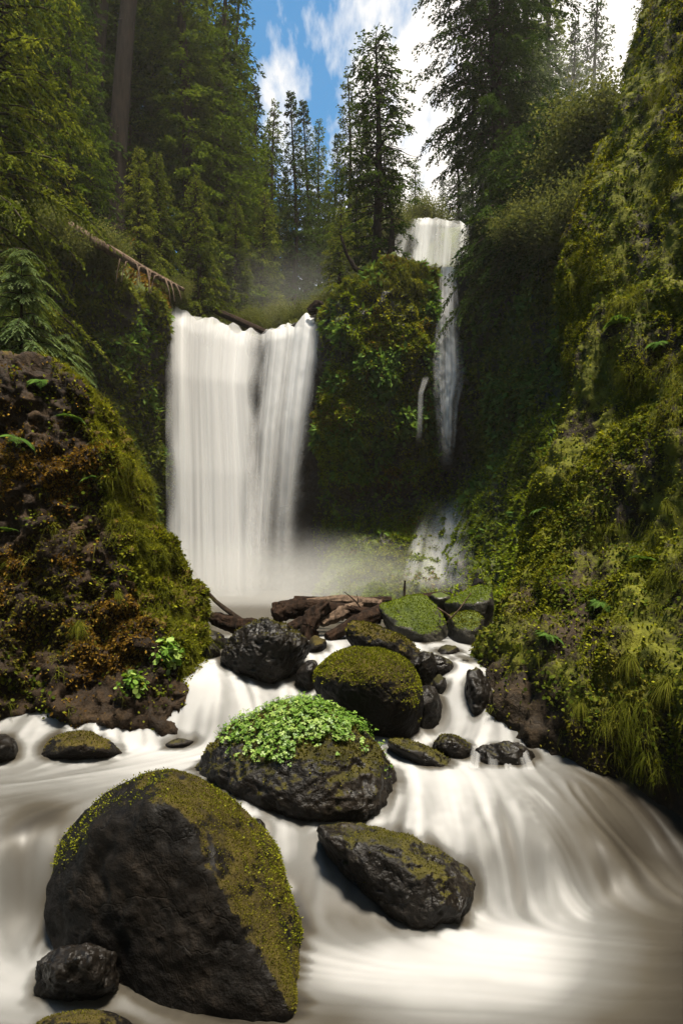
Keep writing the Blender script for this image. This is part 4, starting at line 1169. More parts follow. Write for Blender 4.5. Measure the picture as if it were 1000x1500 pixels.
def trees():
    FIR = (M_FIR, M_BARK); DK = (M_FIR_DARK, M_BARK); HM = (M_HEMLOCK, M_BARK)
    r = np.random.default_rng(77)
    # ---- trees with a look of their own
    near = conifer('cedar_tree', 13, 2.6, 230, .075, h0=.16, droop=.55, up=.2, power=.55, tw=.065, twl=.26, dens=1.2, hang=.5, trunk_r=.22, seed=5, mats=(M_HEMLOCK, M_BARK_MOSS), limb_r=.03)
    place(near, -28, 12.5, 4.6, 1, .4, 'nearest big hemlock hanging drooping sprays over the upper left corner')
    big = conifer('fir_tree', 24, 2.9, 680, .10, h0=.13, droop=.5, up=.25, power=.62, tw=.07, twl=.30, dens=1.25, whorl=0, hang=.4, trunk_r=.22, seed=9, mats=DK, limb_r=.03, jag=.5)
    place(big, 735, 22.6, slope_z(735, 22.6) - .3, 1, 0, 'tallest dark conifer, right of the upper waterfall')
    lone = conifer('fir_tree', 8.1, 1.12, 260, .095, h0=.13, droop=.55, up=.32, power=.30, tw=.055, twl=.36, dens=1.3, hang=.4, trunk_r=.12, seed=21, mats=DK, bare=46, bare_len=1.25, limb_r=.016, jag=.7,
                   keep=lambda h: .95 if h > .55 else (.9 if .3 < h < .5 else .7))
    place(lone, 552, 22.1, 11.0, 1.28, 2.0, 'ragged lone conifer with dead lower limbs on top of the mossy buttress', sz=1.0)
    # the pale split stub beside it
    st = conifer('snag', 2.2, .5, 10, .10, h0=.5, seed=4, mats=DK, trunk_r=.16, tw=.3)
    place(st, 573, 22.0, 11.15, 1, 0, 'thick short trunk beside the lone conifer on the buttress', 'tree')
    fl = conifer('fir_tree', 24, 3.2, 560, .15, h0=.03, droop=.45, up=.25, power=.75, tw=.10, twl=.30, dens=1.2, whorl=30, hang=.35, trunk_r=.34, seed=13, mats=FIR, jag=.5)
    place(fl, 268, 29.5, slope_z(268, 29.5) - .4, 1, 0, 'broad green fir right of the two bare trunks')
    fl2 = conifer('fir_tree', 17, 2.3, 420, .15, h0=.03, droop=.4, up=.3, power=.8, tw=.10, whorl=24, hang=.35, seed=15, mats=FIR)
    place(fl2, 330, 31, slope_z(330, 31) - .3, 1.18, 0, 'fir standing against the blue sky, its top left of the cloud')
    # bare-trunked tall trees
    tall = conifer('fir_tree', 34, 3.0, 300, .18, h0=.42, droop=.5, up=.2, power=.7, tw=.12, hang=.4, trunk_r=.36, seed=17, mats=(M_FIR, M_BARK_TALL), lean=(1.2, 0), bare=30, bare_len=1.0)
    place(tall, 182, 25.5, slope_z(182, 25.5) - .5, 1, 0, 'tall leaning trunk, right one of the pair of bare brown trunks')
    t2 = copy_tree(tall)
    place(t2, 143, 26.5, slope_z(143, 26.5) - .5, .95, 1.0, 'tall straight trunk, left one of the pair of bare brown trunks')
    # lit young hemlocks over the lip of the tall fall
    hem = conifer('hemlock_tree', 6.2, 1.35, 240, .10, h0=.02, droop=.6, up=.3, power=.65, tw=.06, twl=.32, dens=1.2, hang=.5, trunk_r=.10, seed=19, mats=HM)
    place(hem, 290, 26.6, slope_z(290, 27) - .2, 1, 0, 'sunlit young hemlock directly above the left side of the tall waterfall')
    for px, d, s, rz, lab in [(232, 25.2, .85, 1, 'small young hemlock at the rim above the fallen bare conifer'), (345, 28.4, 1.0, 2, 'young hemlock behind the middle of the tall waterfall lip'), (385, 30.5, 1.15, 3, 'yellow green young hemlock above the notch of the tall waterfall'),
                              (498, 26, .8, 4, 'small hemlock growing left of the lone conifer on the buttress'), (204, 24, .75, 5, 'low hemlock below the pair of bare brown trunks'), (520, 30, 1.0, 2.5, 'hemlock partly hidden behind the lone conifer')]:
        place(copy_tree(hem), px, d, slope_z(px, d) - .2, s, rz, lab)
    # the hanging cedar between the thin fall and the dark conifer
    low = conifer('cedar_tree', 4.6, 2.0, 200, .10, h0=.0, droop=.7, up=.15, power=.45, tw=.06, twl=.34, hang=.6, trunk_r=.09, seed=23, mats=DK)
    place(low, 748, 20.8, 10.6, 1, 0, 'low spreading dark cedar at the cliff rim under the tallest dark conifer')
    place(copy_tree(low), 805, 19.0, 10.6, .95, 2, 'dark bushy cedar on the right rim beside the hazy round shrub')
    place(copy_tree(low), 706, 24.2, 11.6, .62, 4, 'small dark cedar beside the upper waterfall', )
    # ---- forest behind
    sp = conifer('spruce_tree', 14, 2.2, 380, .16, h0=.02, droop=.35, up=.3, power=.9, tw=.10, whorl=24, hang=.3, trunk_r=.16, seed=31, mats=DK, jag=.5)
    sp2 = conifer('spruce_tree', 15, 2.5, 380, .16, h0=.02, droop=.45, up=.25, power=.8, tw=.10, whorl=22, hang=.4, trunk_r=.18, seed=33, mats=FIR, jag=.6)
    place(sp, 430, 35, slope_z(430, 35) - .3, .84, 0, 'slim dark spruce, tallest of those under the cloud left of the lone conifer')
    place(sp2, 402, 36, slope_z(402, 36) - .3, .78, 0, 'green spruce left of the slim dark spruce, under the cloud')
    spec = [(448, 38, .84, 'second slim dark spruce under the cloud, right of the tallest'), (467, 40, .74, 'spire topped spruce under the cloud, third from the tallest dark one'), (492, 42, .78, 'gapped spruce against white sky just left of the lone conifer'),
            (510, 37, .85, 'spruce half hidden by the left side of the lone conifer'), (375, 38, .95, 'spruce in front of blue sky beside the tall fir tops'), (355, 34, .95, 'dark spruce behind the sunlit hemlocks')]
    for i, (px, d, s, lab) in enumerate(spec):
        place(copy_tree((sp, sp2)[i % 2]), px, d, slope_z(px, d) - .3, s, i * 1.3, lab)
    for i, (px, d, s, lab) in enumerate([(806, 36, 1.02, 'hazy tall spruce just right of the tallest dark conifer'), (872, 38, .96, 'hazy conical spruce standing clear against the bright sky'), (944, 42, .98, 'hazy spruce behind the crest of the right cliff'), (768, 30, 1.0, 'spruce partly hidden behind the tallest dark conifer')]):
        place(copy_tree((sp2, sp)[i % 2]), px, d, slope_z(px, d) - .3, s, i * 1.7 + .4, lab)
    n = 0
    for px, d, s in [(-120, 22, 1.3), (-60, 27, 1.5), (0, 24, 1.4), (40, 30, 1.6), (85, 25, 1.35), (110, 32, 1.7), (165, 33, 1.7), (215, 36, 1.75), (60, 38, 1.9), (10, 36, 1.9), (240, 42, 1.9), (305, 38, 1.5), (190, 29, 1.2), (100, 21.5, .7), (-30, 20, .8), (40, 21.5, .75), (128, 23.5, .6),
                     (290, 46, 1.5), (330, 48, 1.4), (420, 52, .72), (455, 56, .68), (540, 55, .6), (480, 50, .66), (515, 48, .6), (585, 60, .8), (608, 62, .85), (625, 66, .8), (648, 58, .75), (670, 50, .9), (690, 60, 1.1), (575, 52, .62),
                     (705, 44, 1.1), (745, 50, 1.3), (838, 32, .5), (1030, 40, 1.0), (1090, 36, 1.2), (840, 27, .55), (780, 25.5, .5), (395, 46, .85), (365, 52, 1.2), (345, 42, 1.5), (560, 45, .6), (535, 42, .7)]:
        o = copy_tree((sp, sp2, sp2, sp)[n % 4]); n += 1
        place(o, px, d, slope_z(px, d) - .3, s * r.uniform(.92, 1.05), r.uniform(0, 6), 'plain forest conifer crowding the slope behind the nearer trees', group='forest conifers on the slopes')
    # ---- shrubs
    sh = shrub('shrub', 1.8, 1.2, .075, 22000, 41, (M_SHRUB, M_BARK))
    place(sh, 822, 17.6, 9.8, 1.1, 0, 'hazy round shrub on the right rim beside the mossy cliff', 'shrub')
    labs = [(858, 16.2, 9.6, 1.0, 'dusty shrub half behind the upper edge of the right cliff'), (770, 18.6, 10.7, .8, 'pale feathery shrub below the dark bushy cedar'), (840, 18.2, 11.4, 1.2, 'taller hazy shrub higher on the right rim'), (885, 17, 12.0, 1.2, 'shrub near the top right behind the cliff crest'),
            (70, 19, 10.5, .9, 'shrub at the left rim behind the cedar sprays'), (150, 20.4, 10.7, .8, 'shrub on the left rim beneath the bare trunks'), (255, 24.8, 11.4, .55, 'small bright shrub beside the left end of the waterfall lip'), (325, 27.5, 11.2, .5, 'lime green shrub above the log at the waterfall lip'),
            (410, 29, 11.6, .8, 'yellow green shrub above the right part of the waterfall lip'), (620, 43, 22.0, 1.4, 'bright lime shrub behind the upper waterfall'), (590, 41, 20.2, 1.3, 'green shrub left of the upper waterfall'), (475, 26, 11.2, .6, 'dim shrub behind the driftwood lump'), (530, 25, 11.4, .6, 'dim shrub behind the dead curved limb'), (445, 27.5, 11.1, .8, 'misty shrub behind the right end of the waterfall lip'), (370, 27.5, 11.0, .7, 'misty shrub behind the notch in the waterfall lip')]
    for i, (px, d, z, s, lab) in enumerate(labs):
        place(copy_tree(sh), px, d, z - .2, s, i * 1.1, lab, 'shrub')
    # ---- the fern-like cedar behind the left outcrop
    ce = frond_tree('cedar_sapling', 2.6, 1.25, 51, (M_CEDAR, M_BARK))
    place(ce, 32, 9.2, 3.9, 1.0, 0, 'young cedar with flat pale green sprays behind the left outcrop', 'tree')
    place(copy_tree(ce), 95, 9.6, 3.6, .72, 1.9, 'small cedar spilling fern-like sprays over the outcrop ridge', 'tree')
# ---------------------------------------------------------------- growth on the rock
def pick_points(g, n, weight, count, lo=-160, hi=1160, top=-150, bot=1500):
    """random points on a grid surface, by area x weight, kept to what the photograph (and a step aside) can see"""
    du = np.gradient(g, axis=1); dv = np.gradient(g, axis=0)
    area = np.linalg.norm(np.cross(du, dv), axis=2)
    px, py = proj(g)
    eye = np.array([0, 0, CAMZ]) - g
    facing = (n * unit(eye)).sum(2)
    dist = np.linalg.norm(eye, axis=2)
    w = area * weight * (px > lo) * (px < hi) * (py > top) * (py < bot) * (g[..., 1] > .5) * (facing > -.25) / np.maximum(dist, 3) ** 1.2
    w = w.ravel(); k = rng.choice(len(w), count, p=w / w.sum())
    jit = rng.uniform(-.5, .5, (count, 2))
    p = g.reshape(-1, 3)[k] + du.reshape(-1, 3)[k] * jit[:, :1] + dv.reshape(-1, 3)[k] * jit[:, 1:]
    return p, n.reshape(-1, 3)[k]


def stuff(name, v, f, mat, var, label, cat, smooth=False):
    o = mesh(name, v, f, mat, smooth=smooth, attrs={'var': var})
    return tag(o, label, cat, kind='stuff')


def fuzz(p, nn, L, mat, name, label, cat, spread=.7, wr=.5, down=.3):
    m = len(p)
    d = unit(nn + rng.normal(0, spread, (m, 3)) + np.array([0, 0, -down]))
    l = L * rng.uniform(.5, 1.5, m)
    v, f = leaf_quads(p - nn * .006, d, unit(rng.normal(0, 1, (m, 3))), l, l * wr)
    return stuff(name, v, f, mat, np.repeat(rng.random(m), 4), label, cat)


def round_leaves(p, nn, L, mat, name, label, cat, face=.5):
    """small flat leaves held out from the surface, six-sided"""
    m = len(p)
    up = unit(nn * face + np.array([0, 0, .6]) + rng.normal(0, .45, (m, 3)))
    a = unit(np.cross(up, rng.normal(0, 1, (m, 3)))); b = np.cross(up, a)
    l = (L * rng.uniform(.3, 1.0, m) ** 2 * 1.9)[:, None]
    c = p + nn * rng.uniform(.0, .05, (m, 1))
    th = np.arange(6) * math.pi / 3
    v = np.stack([c + l * .5 * (a * math.cos(t) + b * math.sin(t)) for t in th], 1).reshape(-1, 3)
    f = np.arange(m * 6).reshape(-1, 6)
    return stuff(name, v, f, mat, np.repeat(rng.random(m), 6), label, cat)


def grass_field(p, nn, per, L, W, mat, name, label, cat, droop=1.0, out=.6, spread=.45):
    pp = np.repeat(p, per, 0) + rng.normal(0, .02, (len(p) * per, 3)); nn = np.repeat(nn, per, 0)
    m = len(pp)
    d = unit(nn * out + np.array([0, 0, .35]) + rng.normal(0, spread, (m, 3)))
    l = np.repeat(rng.uniform(.6, 1.4, len(p)), per) * L * rng.uniform(.5, 1.2, m)
    v, f = blades(pp, d, l, np.full(m, W), rng.uniform(.6, 1.3, m) * droop)
    return stuff(name, v, f, mat, np.repeat(np.repeat(rng.random(len(p)) * .5, per) + rng.random(m) * .5, 8), label, cat)


def clump(g, fr, seed, lo=-.1, hi=.35):
    return sstep(lo, hi, fbm(g.reshape(-1, 3) * fr + seed, 3)).reshape(g.shape[:2])


def grass_tuft(name, n, L, W, seed, droop=1.1):
    r = np.random.default_rng(seed)
    p = r.normal(0, .02, (n, 3))
    a = r.uniform(0, 6.28, n)
    d = unit(np.stack([np.cos(a) * .6 - .45, np.sin(a) * .6 - .5, r.uniform(.1, .9, n)], 1))
    v, f = blades(p, d, L * r.uniform(.5, 1.1, n), np.full(n, W), r.uniform(.7, 1.4, n) * droop, 5)
    return mesh(name, v, f, M_GRASS, smooth=True, attrs={'var': np.repeat(r.random(n) * .8 + .1, 12)})


def fern(name, L, nf, seed):
    r = np.random.default_rng(seed)
    o = thing(name, (0, 0, 0), None, None)
    for k in range(nf):
        a = k * 2.4 + r.uniform(-.4, .4); l = L * r.uniform(.7, 1.1)
        t = np.linspace(0, 1, 22)
        hx = l * (.85 * t); hz = l * (.55 * t - .8 * t * t)
        ax = np.stack([np.cos(a) * hx, np.sin(a) * hx, hz], 1)
        tn = unit(np.gradient(ax, axis=0))
        sd = np.array([-math.sin(a), math.cos(a), 0])
        pos = np.repeat(ax[1:], 2, 0); s = np.tile([1, -1], 21)[:, None]
        d = unit(sd * s + np.repeat(tn[1:], 2, 0) * .45 + np.array([0, 0, -.25]))
        pl = np.repeat(.24 * l * np.sin(np.clip(t[1:] * 1.0 + .12, 0, 1) * math.pi) ** .7 + .01, 2)
        v, f = leaf_quads(pos, d, np.tile(np.array([0, 0, 1.0]), (len(pos), 1)) + r.normal(0, .1, (len(pos), 3)), pl, pl * .3)
        tv, tf = tubes(ax[None], (.004 * (1.1 - t))[None], 4)
        vv, ff = merge([(v, f), (tv, tf)])
        mesh('frond', vv, ff, M_FERN, o, smooth=False, attrs={'var': np.full(len(vv), r.random())})
    return o


def surf_at(g, px, py):
    """point and index of the surface seen at a picture position"""
    X, Y = proj(g)
    d2 = (X - px) ** 2 + (Y - py) ** 2
    ok = (d2 < 14 ** 2) & (g[..., 1] > .8)
    if not ok.any(): k = np.argmin(np.where(g[..., 1] > .8, d2, 1e9))
    else: k = np.argmin(np.where(ok, g[..., 1] + d2 * .002, 1e9))
    return g.reshape(-1, 3)[k]


def growth(rc, lo_, bw, R):
    # ---- right cliff
    g, n, wet = rc
    dry = 1 - wet
    out = sstep(-.2, .6, n[..., 2] * .8 - n[..., 0] * .3 + .2)
    p, nn = pick_points(g, n, (dry * (.07 + clump(g * np.array([1, 1, .5]), 1.1, 3, -.05, .3))) * (.35 + out), 130000)
    fuzz(p, nn, .034, M_MOSS, 'moss', 'yellow green moss cushioning the right cliff', 'moss', down=.5)
    p, nn = pick_points(g, n, dry * (.04 + clump(g, .8, 13, .05, .4)), 40000)
    fuzz(p, nn, .032, M_MOSS_OLIVE, 'moss', 'dull olive moss in the darker folds of the right cliff', 'moss', down=.6)
    p, nn = pick_points(g, n, np.clip(dry - .1, 0, 1) * (.08 + clump(g, 1.3, 23)), 30000)
    round_leaves(p, nn, .024, M_SMALL_LEAF, 'leaves', 'small round leaves trailing all over the right cliff', 'leaves')
    p, nn = pick_points(g, n, np.clip(dry - .1, 0, 1) * (.03 + clump(g, 1.0, 33, .15, .5)), 2600)
    grass_field(p, nn, 14, .11, .0045, M_GRASS, 'grass', 'fine grass hanging in tresses from the right cliff', 'grass', droop=1.25)
    tf = grass_tuft('grass_tuft', 190, .22, .005, 3)
    spots = [(980, 1000, 1.25, 'thick bright green grass tuft at the right edge low on the cliff'), (848, 1030, 1.0, 'leaning grass tuft above the dark undercut of the right cliff'), (925, 965, .9, 'grass tuft up and left of the thick one at the right edge'), (905, 905, .7, 'small grass tuft on the shaded middle of the right cliff'),
             (975, 740, .9, 'pale grass tuft on the right cliff near the edge of view'), (780, 850, .8, 'sunlit grass tuft on the near corner of the right cliff'), (870, 560, .9, 'grass tuft on the bright upper rib of the right cliff'), (830, 690, .8, 'grass tuft below the bright rib of the right cliff'), (720, 960, .7, 'grass tuft low on the sunlit foot of the right cliff'), (930, 600, .8, 'long grass tuft in the shaded upper part of the right cliff'), (860, 800, .8, 'hanging grass tuft mid height on the right cliff')]
    for i, (px, py, s, lab) in enumerate(spots):
        o = tf if i == 0 else tf.copy()
        if i: COL.objects.link(o)
        o.location = surf_at(g, px, py); o.scale = (s * .8, s * .8, s * (.7 + .05 * (i % 5))); o.rotation_euler = (0, 0, i * .35 - .5)
        tag(o, lab, 'grass tuft', 'grass tufts on the rocks')
    fe = fern('fern', .26, 9, 3)
    spots = [(g, 880, 880, .8, 'fern on the shaded middle of the right cliff'), (g, 800, 930, .8, 'fern on the sunlit part of the right cliff above the undercut'), (g, 950, 820, .9, 'fern near the right edge of the right cliff'), (g, 900, 470, 1.0, 'fern high on the right cliff'), (g, 790, 745, .7, 'fern on the bright shoulder of the right cliff'), (g, 960, 500, .9, 'fern high on the right cliff near the right edge'),
             (lo_[0], 60, 560, 1.0, 'fern on the shelf at the top of the left outcrop'), (lo_[0], 25, 640, 1.1, 'broad fern at the left edge of the left outcrop'), (lo_[0], 110, 610, .9, 'fern beneath the small cedar on the left outcrop'), (lo_[0], 12, 780, .9, 'fern low at the left edge of the left outcrop'), (lo_[0], 130, 700, .6, 'small fern on the upper face of the left outcrop')]
    for i, (gg, px, py, s, lab) in enumerate(spots):
        o = fe if i == 0 else copy_tree(fe)
        o.location = surf_at(gg, px, py); o.scale = (s, s, s); o.rotation_euler = (.35, 0, i * 1.1)
        tag(o, lab, 'fern', 'ferns on the rocks')
    # ---- left outcrop
    g, n, wet = lo_
    dry = 1 - wet
    right = slope_cols(g.shape[1])[None] * np.ones(g.shape[:2])
    p, nn = pick_points(g, n, dry * (.015 + right) * (.3 + clump(g, 1.2, 5)), 65000, top=400)
    fuzz(p, nn, .036, M_MOSS, 'moss', 'sunlit yellow green moss down the right slope of the left outcrop', 'moss', down=.2)
    p, nn = pick_points(g, n, dry * (1 - right) * (.02 + clump(g, 1.4, 15, .0, .4)), 30000, top=400)
    fuzz(p, nn, .034, M_MOSS_RUST, 'moss', 'rusty brown moss clinging to the face of the left outcrop', 'moss', down=.5)
    p, nn = pick_points(g, n, dry * (1 - right) * clump(g, 1.1, 25, .1, .4), 9000, top=400)
    fuzz(p, nn, .034, M_MOSS_OLIVE, 'moss', 'olive moss in patches on the face of the left outcrop', 'moss', down=.5)
    p, nn = pick_points(g, n, np.clip(dry, 0.05, 1) * clump(g, 1.9, 35, .1, .4), 3500, top=400)
    round_leaves(p, nn, .024, M_SMALL_LEAF, 'leaves', 'small round leaves dotted over the left outcrop', 'leaves')
    p, nn = pick_points(g, n, dry * (.012 + right) * (.2 + clump(g, 1.6, 45)), 2000, top=400)
    grass_field(p, nn, 14, .13, .005, M_GRASS, 'grass', 'short bright grass along the slope of the left outcrop', 'grass', droop=.7)
    for i, (px, py, s, lab) in enumerate([(115, 915, .75, 'grass tuft hanging on the middle of the left outcrop face'), (175, 870, .6, 'grass tuft at the edge between face and slope of the left outcrop'), (195, 1000, .5, 'grass tuft low on the left outcrop near the cascade'), (205, 745, .55, 'grass tuft on the upper sunlit slope of the left outcrop')]):
        o = tf.copy(); COL.objects.link(o)
        o.location = surf_at(g, px, py); o.scale = (s, s, s); o.rotation_euler = (0, 0, 1.0 + i)
        tag(o, lab, 'grass tuft', 'grass tufts on the rocks')
    # leafy bunch at the outcrop's lower corner
    c = surf_at(g, 243, 955)
    m = 260
    dv = unit(rng.normal(0, 1, (m, 3)) + np.array([.3, -.4, .2])); pl = thing('leafy_plant', c, 'bright leafy plant on the corner of the left outcrop by the cascade', 'plant')
    pp = dv * (rng.random((m, 1)) ** .5) * .15
    o = round_leaves(pp, dv, .045, M_CLOVER, 'foliage', None, None); del o['kind']; o.parent = pl
    kq = np.linspace(0, 1, 4)
    sv, sf = tubes(pp[::6, None] * kq[None, :, None], np.full((len(pp[::6]), 4), .002), 3)
    mesh('stem', sv, sf, M_CLOVER, pl, attrs={'var': np.full(len(sv), .2)})
    c = surf_at(g, 195, 1005)
    o2 = copy_tree(pl); o2.location = c; o2.scale = (.8, .8, .8); o2.rotation_euler = (0, 0, 2)
    tag(o2, 'leafy plant hanging low on the left outcrop above the waterline', 'plant')
    # ---- back wall
    g2, n2, wet2, cols, nf = bw
    g, n, wet = g2[:nf], n2[:nf], wet2[:nf]
    colm = np.ones_like(wet) * cols[None]
    dry = np.clip(1 - wet, 0, 1)
    butt = sstep(455, 475, colm) * sstep(650, 630, colm)
    right = sstep(655, 690, colm)
    top_ = np.interp(colm, [470, 600, 680, 760], [3.9, 4.4, 5.6, 6.4])
    apron = np.clip(top_ - g[..., 2], 0, 1) * sstep(455, 480, colm)
    left = sstep(250, 235, colm)
    p, nn = pick_points(g, n, dry * (butt + .35 * right + .12 * left) * (.15 + clump(g, .5, 4)), 80000, bot=900)
    fuzz(p, nn, .085, M_MOSS, 'moss', 'moss on the buttress between the tall and the thin waterfall', 'moss', down=.6)
    low_ = butt * np.exp(-((colm - 500) / 30) ** 2 - ((g[..., 2] - 6.0) / 1.3) ** 2) + .6 * butt * clump(g, .7, 64, .0, .35)
    p, nn = pick_points(g, n, dry * low_, 45000, bot=900)
    fuzz(p, nn, .08, M_MOSS_VIVID, 'moss', 'vivid moss sheets on the lower left of the buttress', 'moss', down=.6)
    p, nn = pick_points(g, n, dry * butt * clump(g, .55, 14, .15, .45) + .0, 9000, bot=900)
    fuzz(p, nn, .085, M_MOSS_RUST, 'moss', 'rusty moss patches on the buttress', 'moss', down=.6)
    p, nn = pick_points(g, n, apron * (.3 + clump(g, .5, 24)), 90000, bot=900)
    fuzz(p, nn, .08, M_MOSS_VIVID, 'moss', 'vivid moss on the apron below the buttress', 'moss', down=.2)
    p, nn = pick_points(g, n, dry * (.8 * butt + .5 * right + .3 * left) * clump(g, .8, 34, .0, .4) * sstep(2.5, 4, g[..., 2]), 16000, bot=900)
    fuzz(p, nn, .20, M_FERN, 'leaves', 'ferns and leaves clothing the back wall', 'leaves', down=.5, wr=.45)
    p, nn = pick_points(g, n, (right * (1 - .8 * apron) + .6 * left) * dry * (.2 + clump(g, .5, 44)), 60000, bot=900)
    fuzz(p, nn, .15, M_HEMLOCK, 'foliage', 'dusty foliage on the far side walls of the gorge', 'foliage', down=.5)
    rim = (right + left + butt) * (1 - sstep(632, 642, colm) * sstep(690, 676, colm)) * sstep(10.0, 10.9, g[..., 2])
    p, nn = pick_points(g, n, rim + 1e-9, 5000, bot=900)
    grass_field(p, nn, 7, .16, .014, M_GRASS, 'grass', 'grass fringing the rim of the back wall', 'grass', droop=.9)
    # brown scrub on the left bank above the rim
    gs, ns = g2[nf:nf + 9], n2[nf:nf + 9]
    cs = np.ones(gs.shape[:2]) * cols[None]
    p, nn = pick_points(gs, ns, sstep(260, 235, cs) * 1.0, 16000, bot=900)
    fuzz(p, nn, .2, M_MOSS_RUST, 'undergrowth', 'brown scrub on the bank above the left wall', 'undergrowth', down=.0, wr=.3)
    p, nn = pick_points(gs, ns, sstep(240, 262, cs), 52000, bot=900)
    fuzz(p, nn, .22, M_SHRUB, 'undergrowth', 'green undergrowth on the slope behind the falls', 'undergrowth', down=.0, wr=.4)
    # ---- leaves on the midstream boulder
    o = R['clover']
    v = np.empty(len(o.data.vertices) * 3, np.float32); o.data.vertices.foreach_get('co', v)
    v = v.reshape(-1, 3).astype(float) + np.array(o.location); nr = mesh_normals(o).astype(float)
    px, py = proj(v)
    edge = np.interp(px, [300, 330, 360, 430, 500, 520, 560], [0, 0, 1, 1, 1, .8, 0])
    low = np.interp(px, [310, 330, 390, 410, 470, 520, 560], [1070, 1098, 1108, 1124, 1098, 1080, 1110]) + fbm(v * 5, 3) * 45
    w = sstep(8, -8, py - low) * sstep(318, 338, px) * sstep(545, 505, px) * sstep(-.5, .1, nr[:, 2]) + .10 * sstep(520, 530, px) * sstep(570, 560, px) * (py < 1145) * (fbm(v * 6 + 3, 2) > .1)
    w = w * (nr[:, 1] < .6) * (.25 + sstep(-.25, .3, fbm(v * 4 + 8, 3)))
    k = rng.choice(len(v), 5200, p=w / w.sum())
    base, nb = v[k] + rng.normal(0, .008, (5200, 3)), nr[k]
    up = unit(nb * .6 + np.array([0, -.15, .6]) + rng.normal(0, .28, (5200, 3)))
    hgt = rng.uniform(.02, .085, (5200, 1))
    c = base + unit(nb + np.array([0, 0, .5])) * hgt
    parts = []; var = []
    L = rng.uniform(.006, .021, 5200)[:, None]
    a0 = unit(np.cross(up, rng.normal(0, 1, (5200, 3)))); b0 = np.cross(up, a0)
    lv = rng.random(5200)
    for j in range(3):
        th = j * 2 * math.pi / 3
        d = a0 * math.cos(th) + b0 * math.sin(th); s = -a0 * math.sin(th) + b0 * math.cos(th)
        q = np.stack([c, c + d * L * .55 + s * L * .5 - up * L * .08, c + d * L * 1.05 + s * L * .32 - up * L * .12, c + d * L * .95 - up * L * .02, c + d * L * 1.05 - s * L * .32 - up * L * .12, c + d * L * .55 - s * L * .5 - up * L * .08], 1).reshape(-1, 3)
        parts.append((q, np.arange(5200 * 6).reshape(-1, 6))); var.append(np.repeat(lv, 6))
    vv, ff = merge(parts)
    og = np.array(o.location) + np.array([0, 0, .5])
    cl = mesh('leaves', vv, ff, M_CLOVER, smooth=False, origin=og, attrs={'var': np.concatenate(var)})
    tag(cl, 'dense patch of bright green three-part leaves topping the midstream boulder', 'leafy plants', kind='stuff')
    kk = np.linspace(0, 1, 3)
    sv, sf = tubes(base[:, None] + (c - base)[:, None] * kk[None, :, None], np.full((5200, 3), .0012), 3)
    mesh('stems', sv - og, sf, M_CLOVER, cl, attrs={'var': np.full(len(sv), .2)})
    # small yellowish leaves on the long lumpy rock
# ---------------------------------------------------------------- air, light, sky, camera
def haze():
    m, nt, out = new_mat('haze_air')
    v = N(nt, 'ShaderNodeVolumePrincipled', {'Color': (.93, .88, .80, 1), 'Density': HAZE_D, 'Anisotropy': .35})
    nt.links.new(v.outputs[0], out.inputs['Volume'])
    x0, x1, y0, y1, z0, z1 = -440, 440, -440, 440, -3.2, 75
    v = [(x, y, z) for z in (z0, z1) for y in (y0, y1) for x in (x0, x1)]
    f = [(0, 2, 3, 1), (4, 5, 7, 6), (0, 1, 5, 4), (2, 6, 7, 3), (0, 4, 6, 2), (1, 3, 7, 5)]
    o = mesh('haze', v, f, m, smooth=False)
    tag(o, 'thin pale haze filling the whole gorge', 'haze', kind='stuff')


def mist_material(dens):
    m, nt, out = new_mat('spray_mist')
    co = N(nt, 'ShaderNodeTexCoord').outputs['Object']
    # densest in the middle, fading to nothing at the edge, broken up by slow noise
    r2 = N(nt, 'ShaderNodeVectorMath', {0: co, 1: co}, operation='DOT_PRODUCT').outputs['Value']
    fall = mathn(nt, 'POWER', mathn(nt, 'SUBTRACT', 1.0, r2, True), 1.5)
    nz = ramp(nt, noise(nt, co, 1.7, 3), [(.3, .25), (.7, 1.0)])
    v = N(nt, 'ShaderNodeVolumePrincipled', {'Color': (.97, .96, .94, 1), 'Density': mathn(nt, 'MULTIPLY', mathn(nt, 'MULTIPLY', fall, nz), dens), 'Anisotropy': .3})
    nt.links.new(v.outputs[0], out.inputs['Volume'])
    return m


def mist():
    dirs, f = ico(4)
    for lab, c, s, dens in [('bank of spray drifting at the foot of the tall waterfall', P(400, 880, 19.0), (6.2, 2.6, 2.2), .5), ('spray rising behind the lip of the tall waterfall', P(400, 435, 28.5), (6.5, 2.4, 2.4), .04), ('sunlit mist between the shrubs and trees above the right rim', P(850, 260, 23.5), (4.4, 3.4, 6.0), .05)]:
        o = mesh('mist', dirs, f, mist_material(dens))
        o.location = c; o.scale = s
        tag(o, lab, 'mist', kind='stuff')


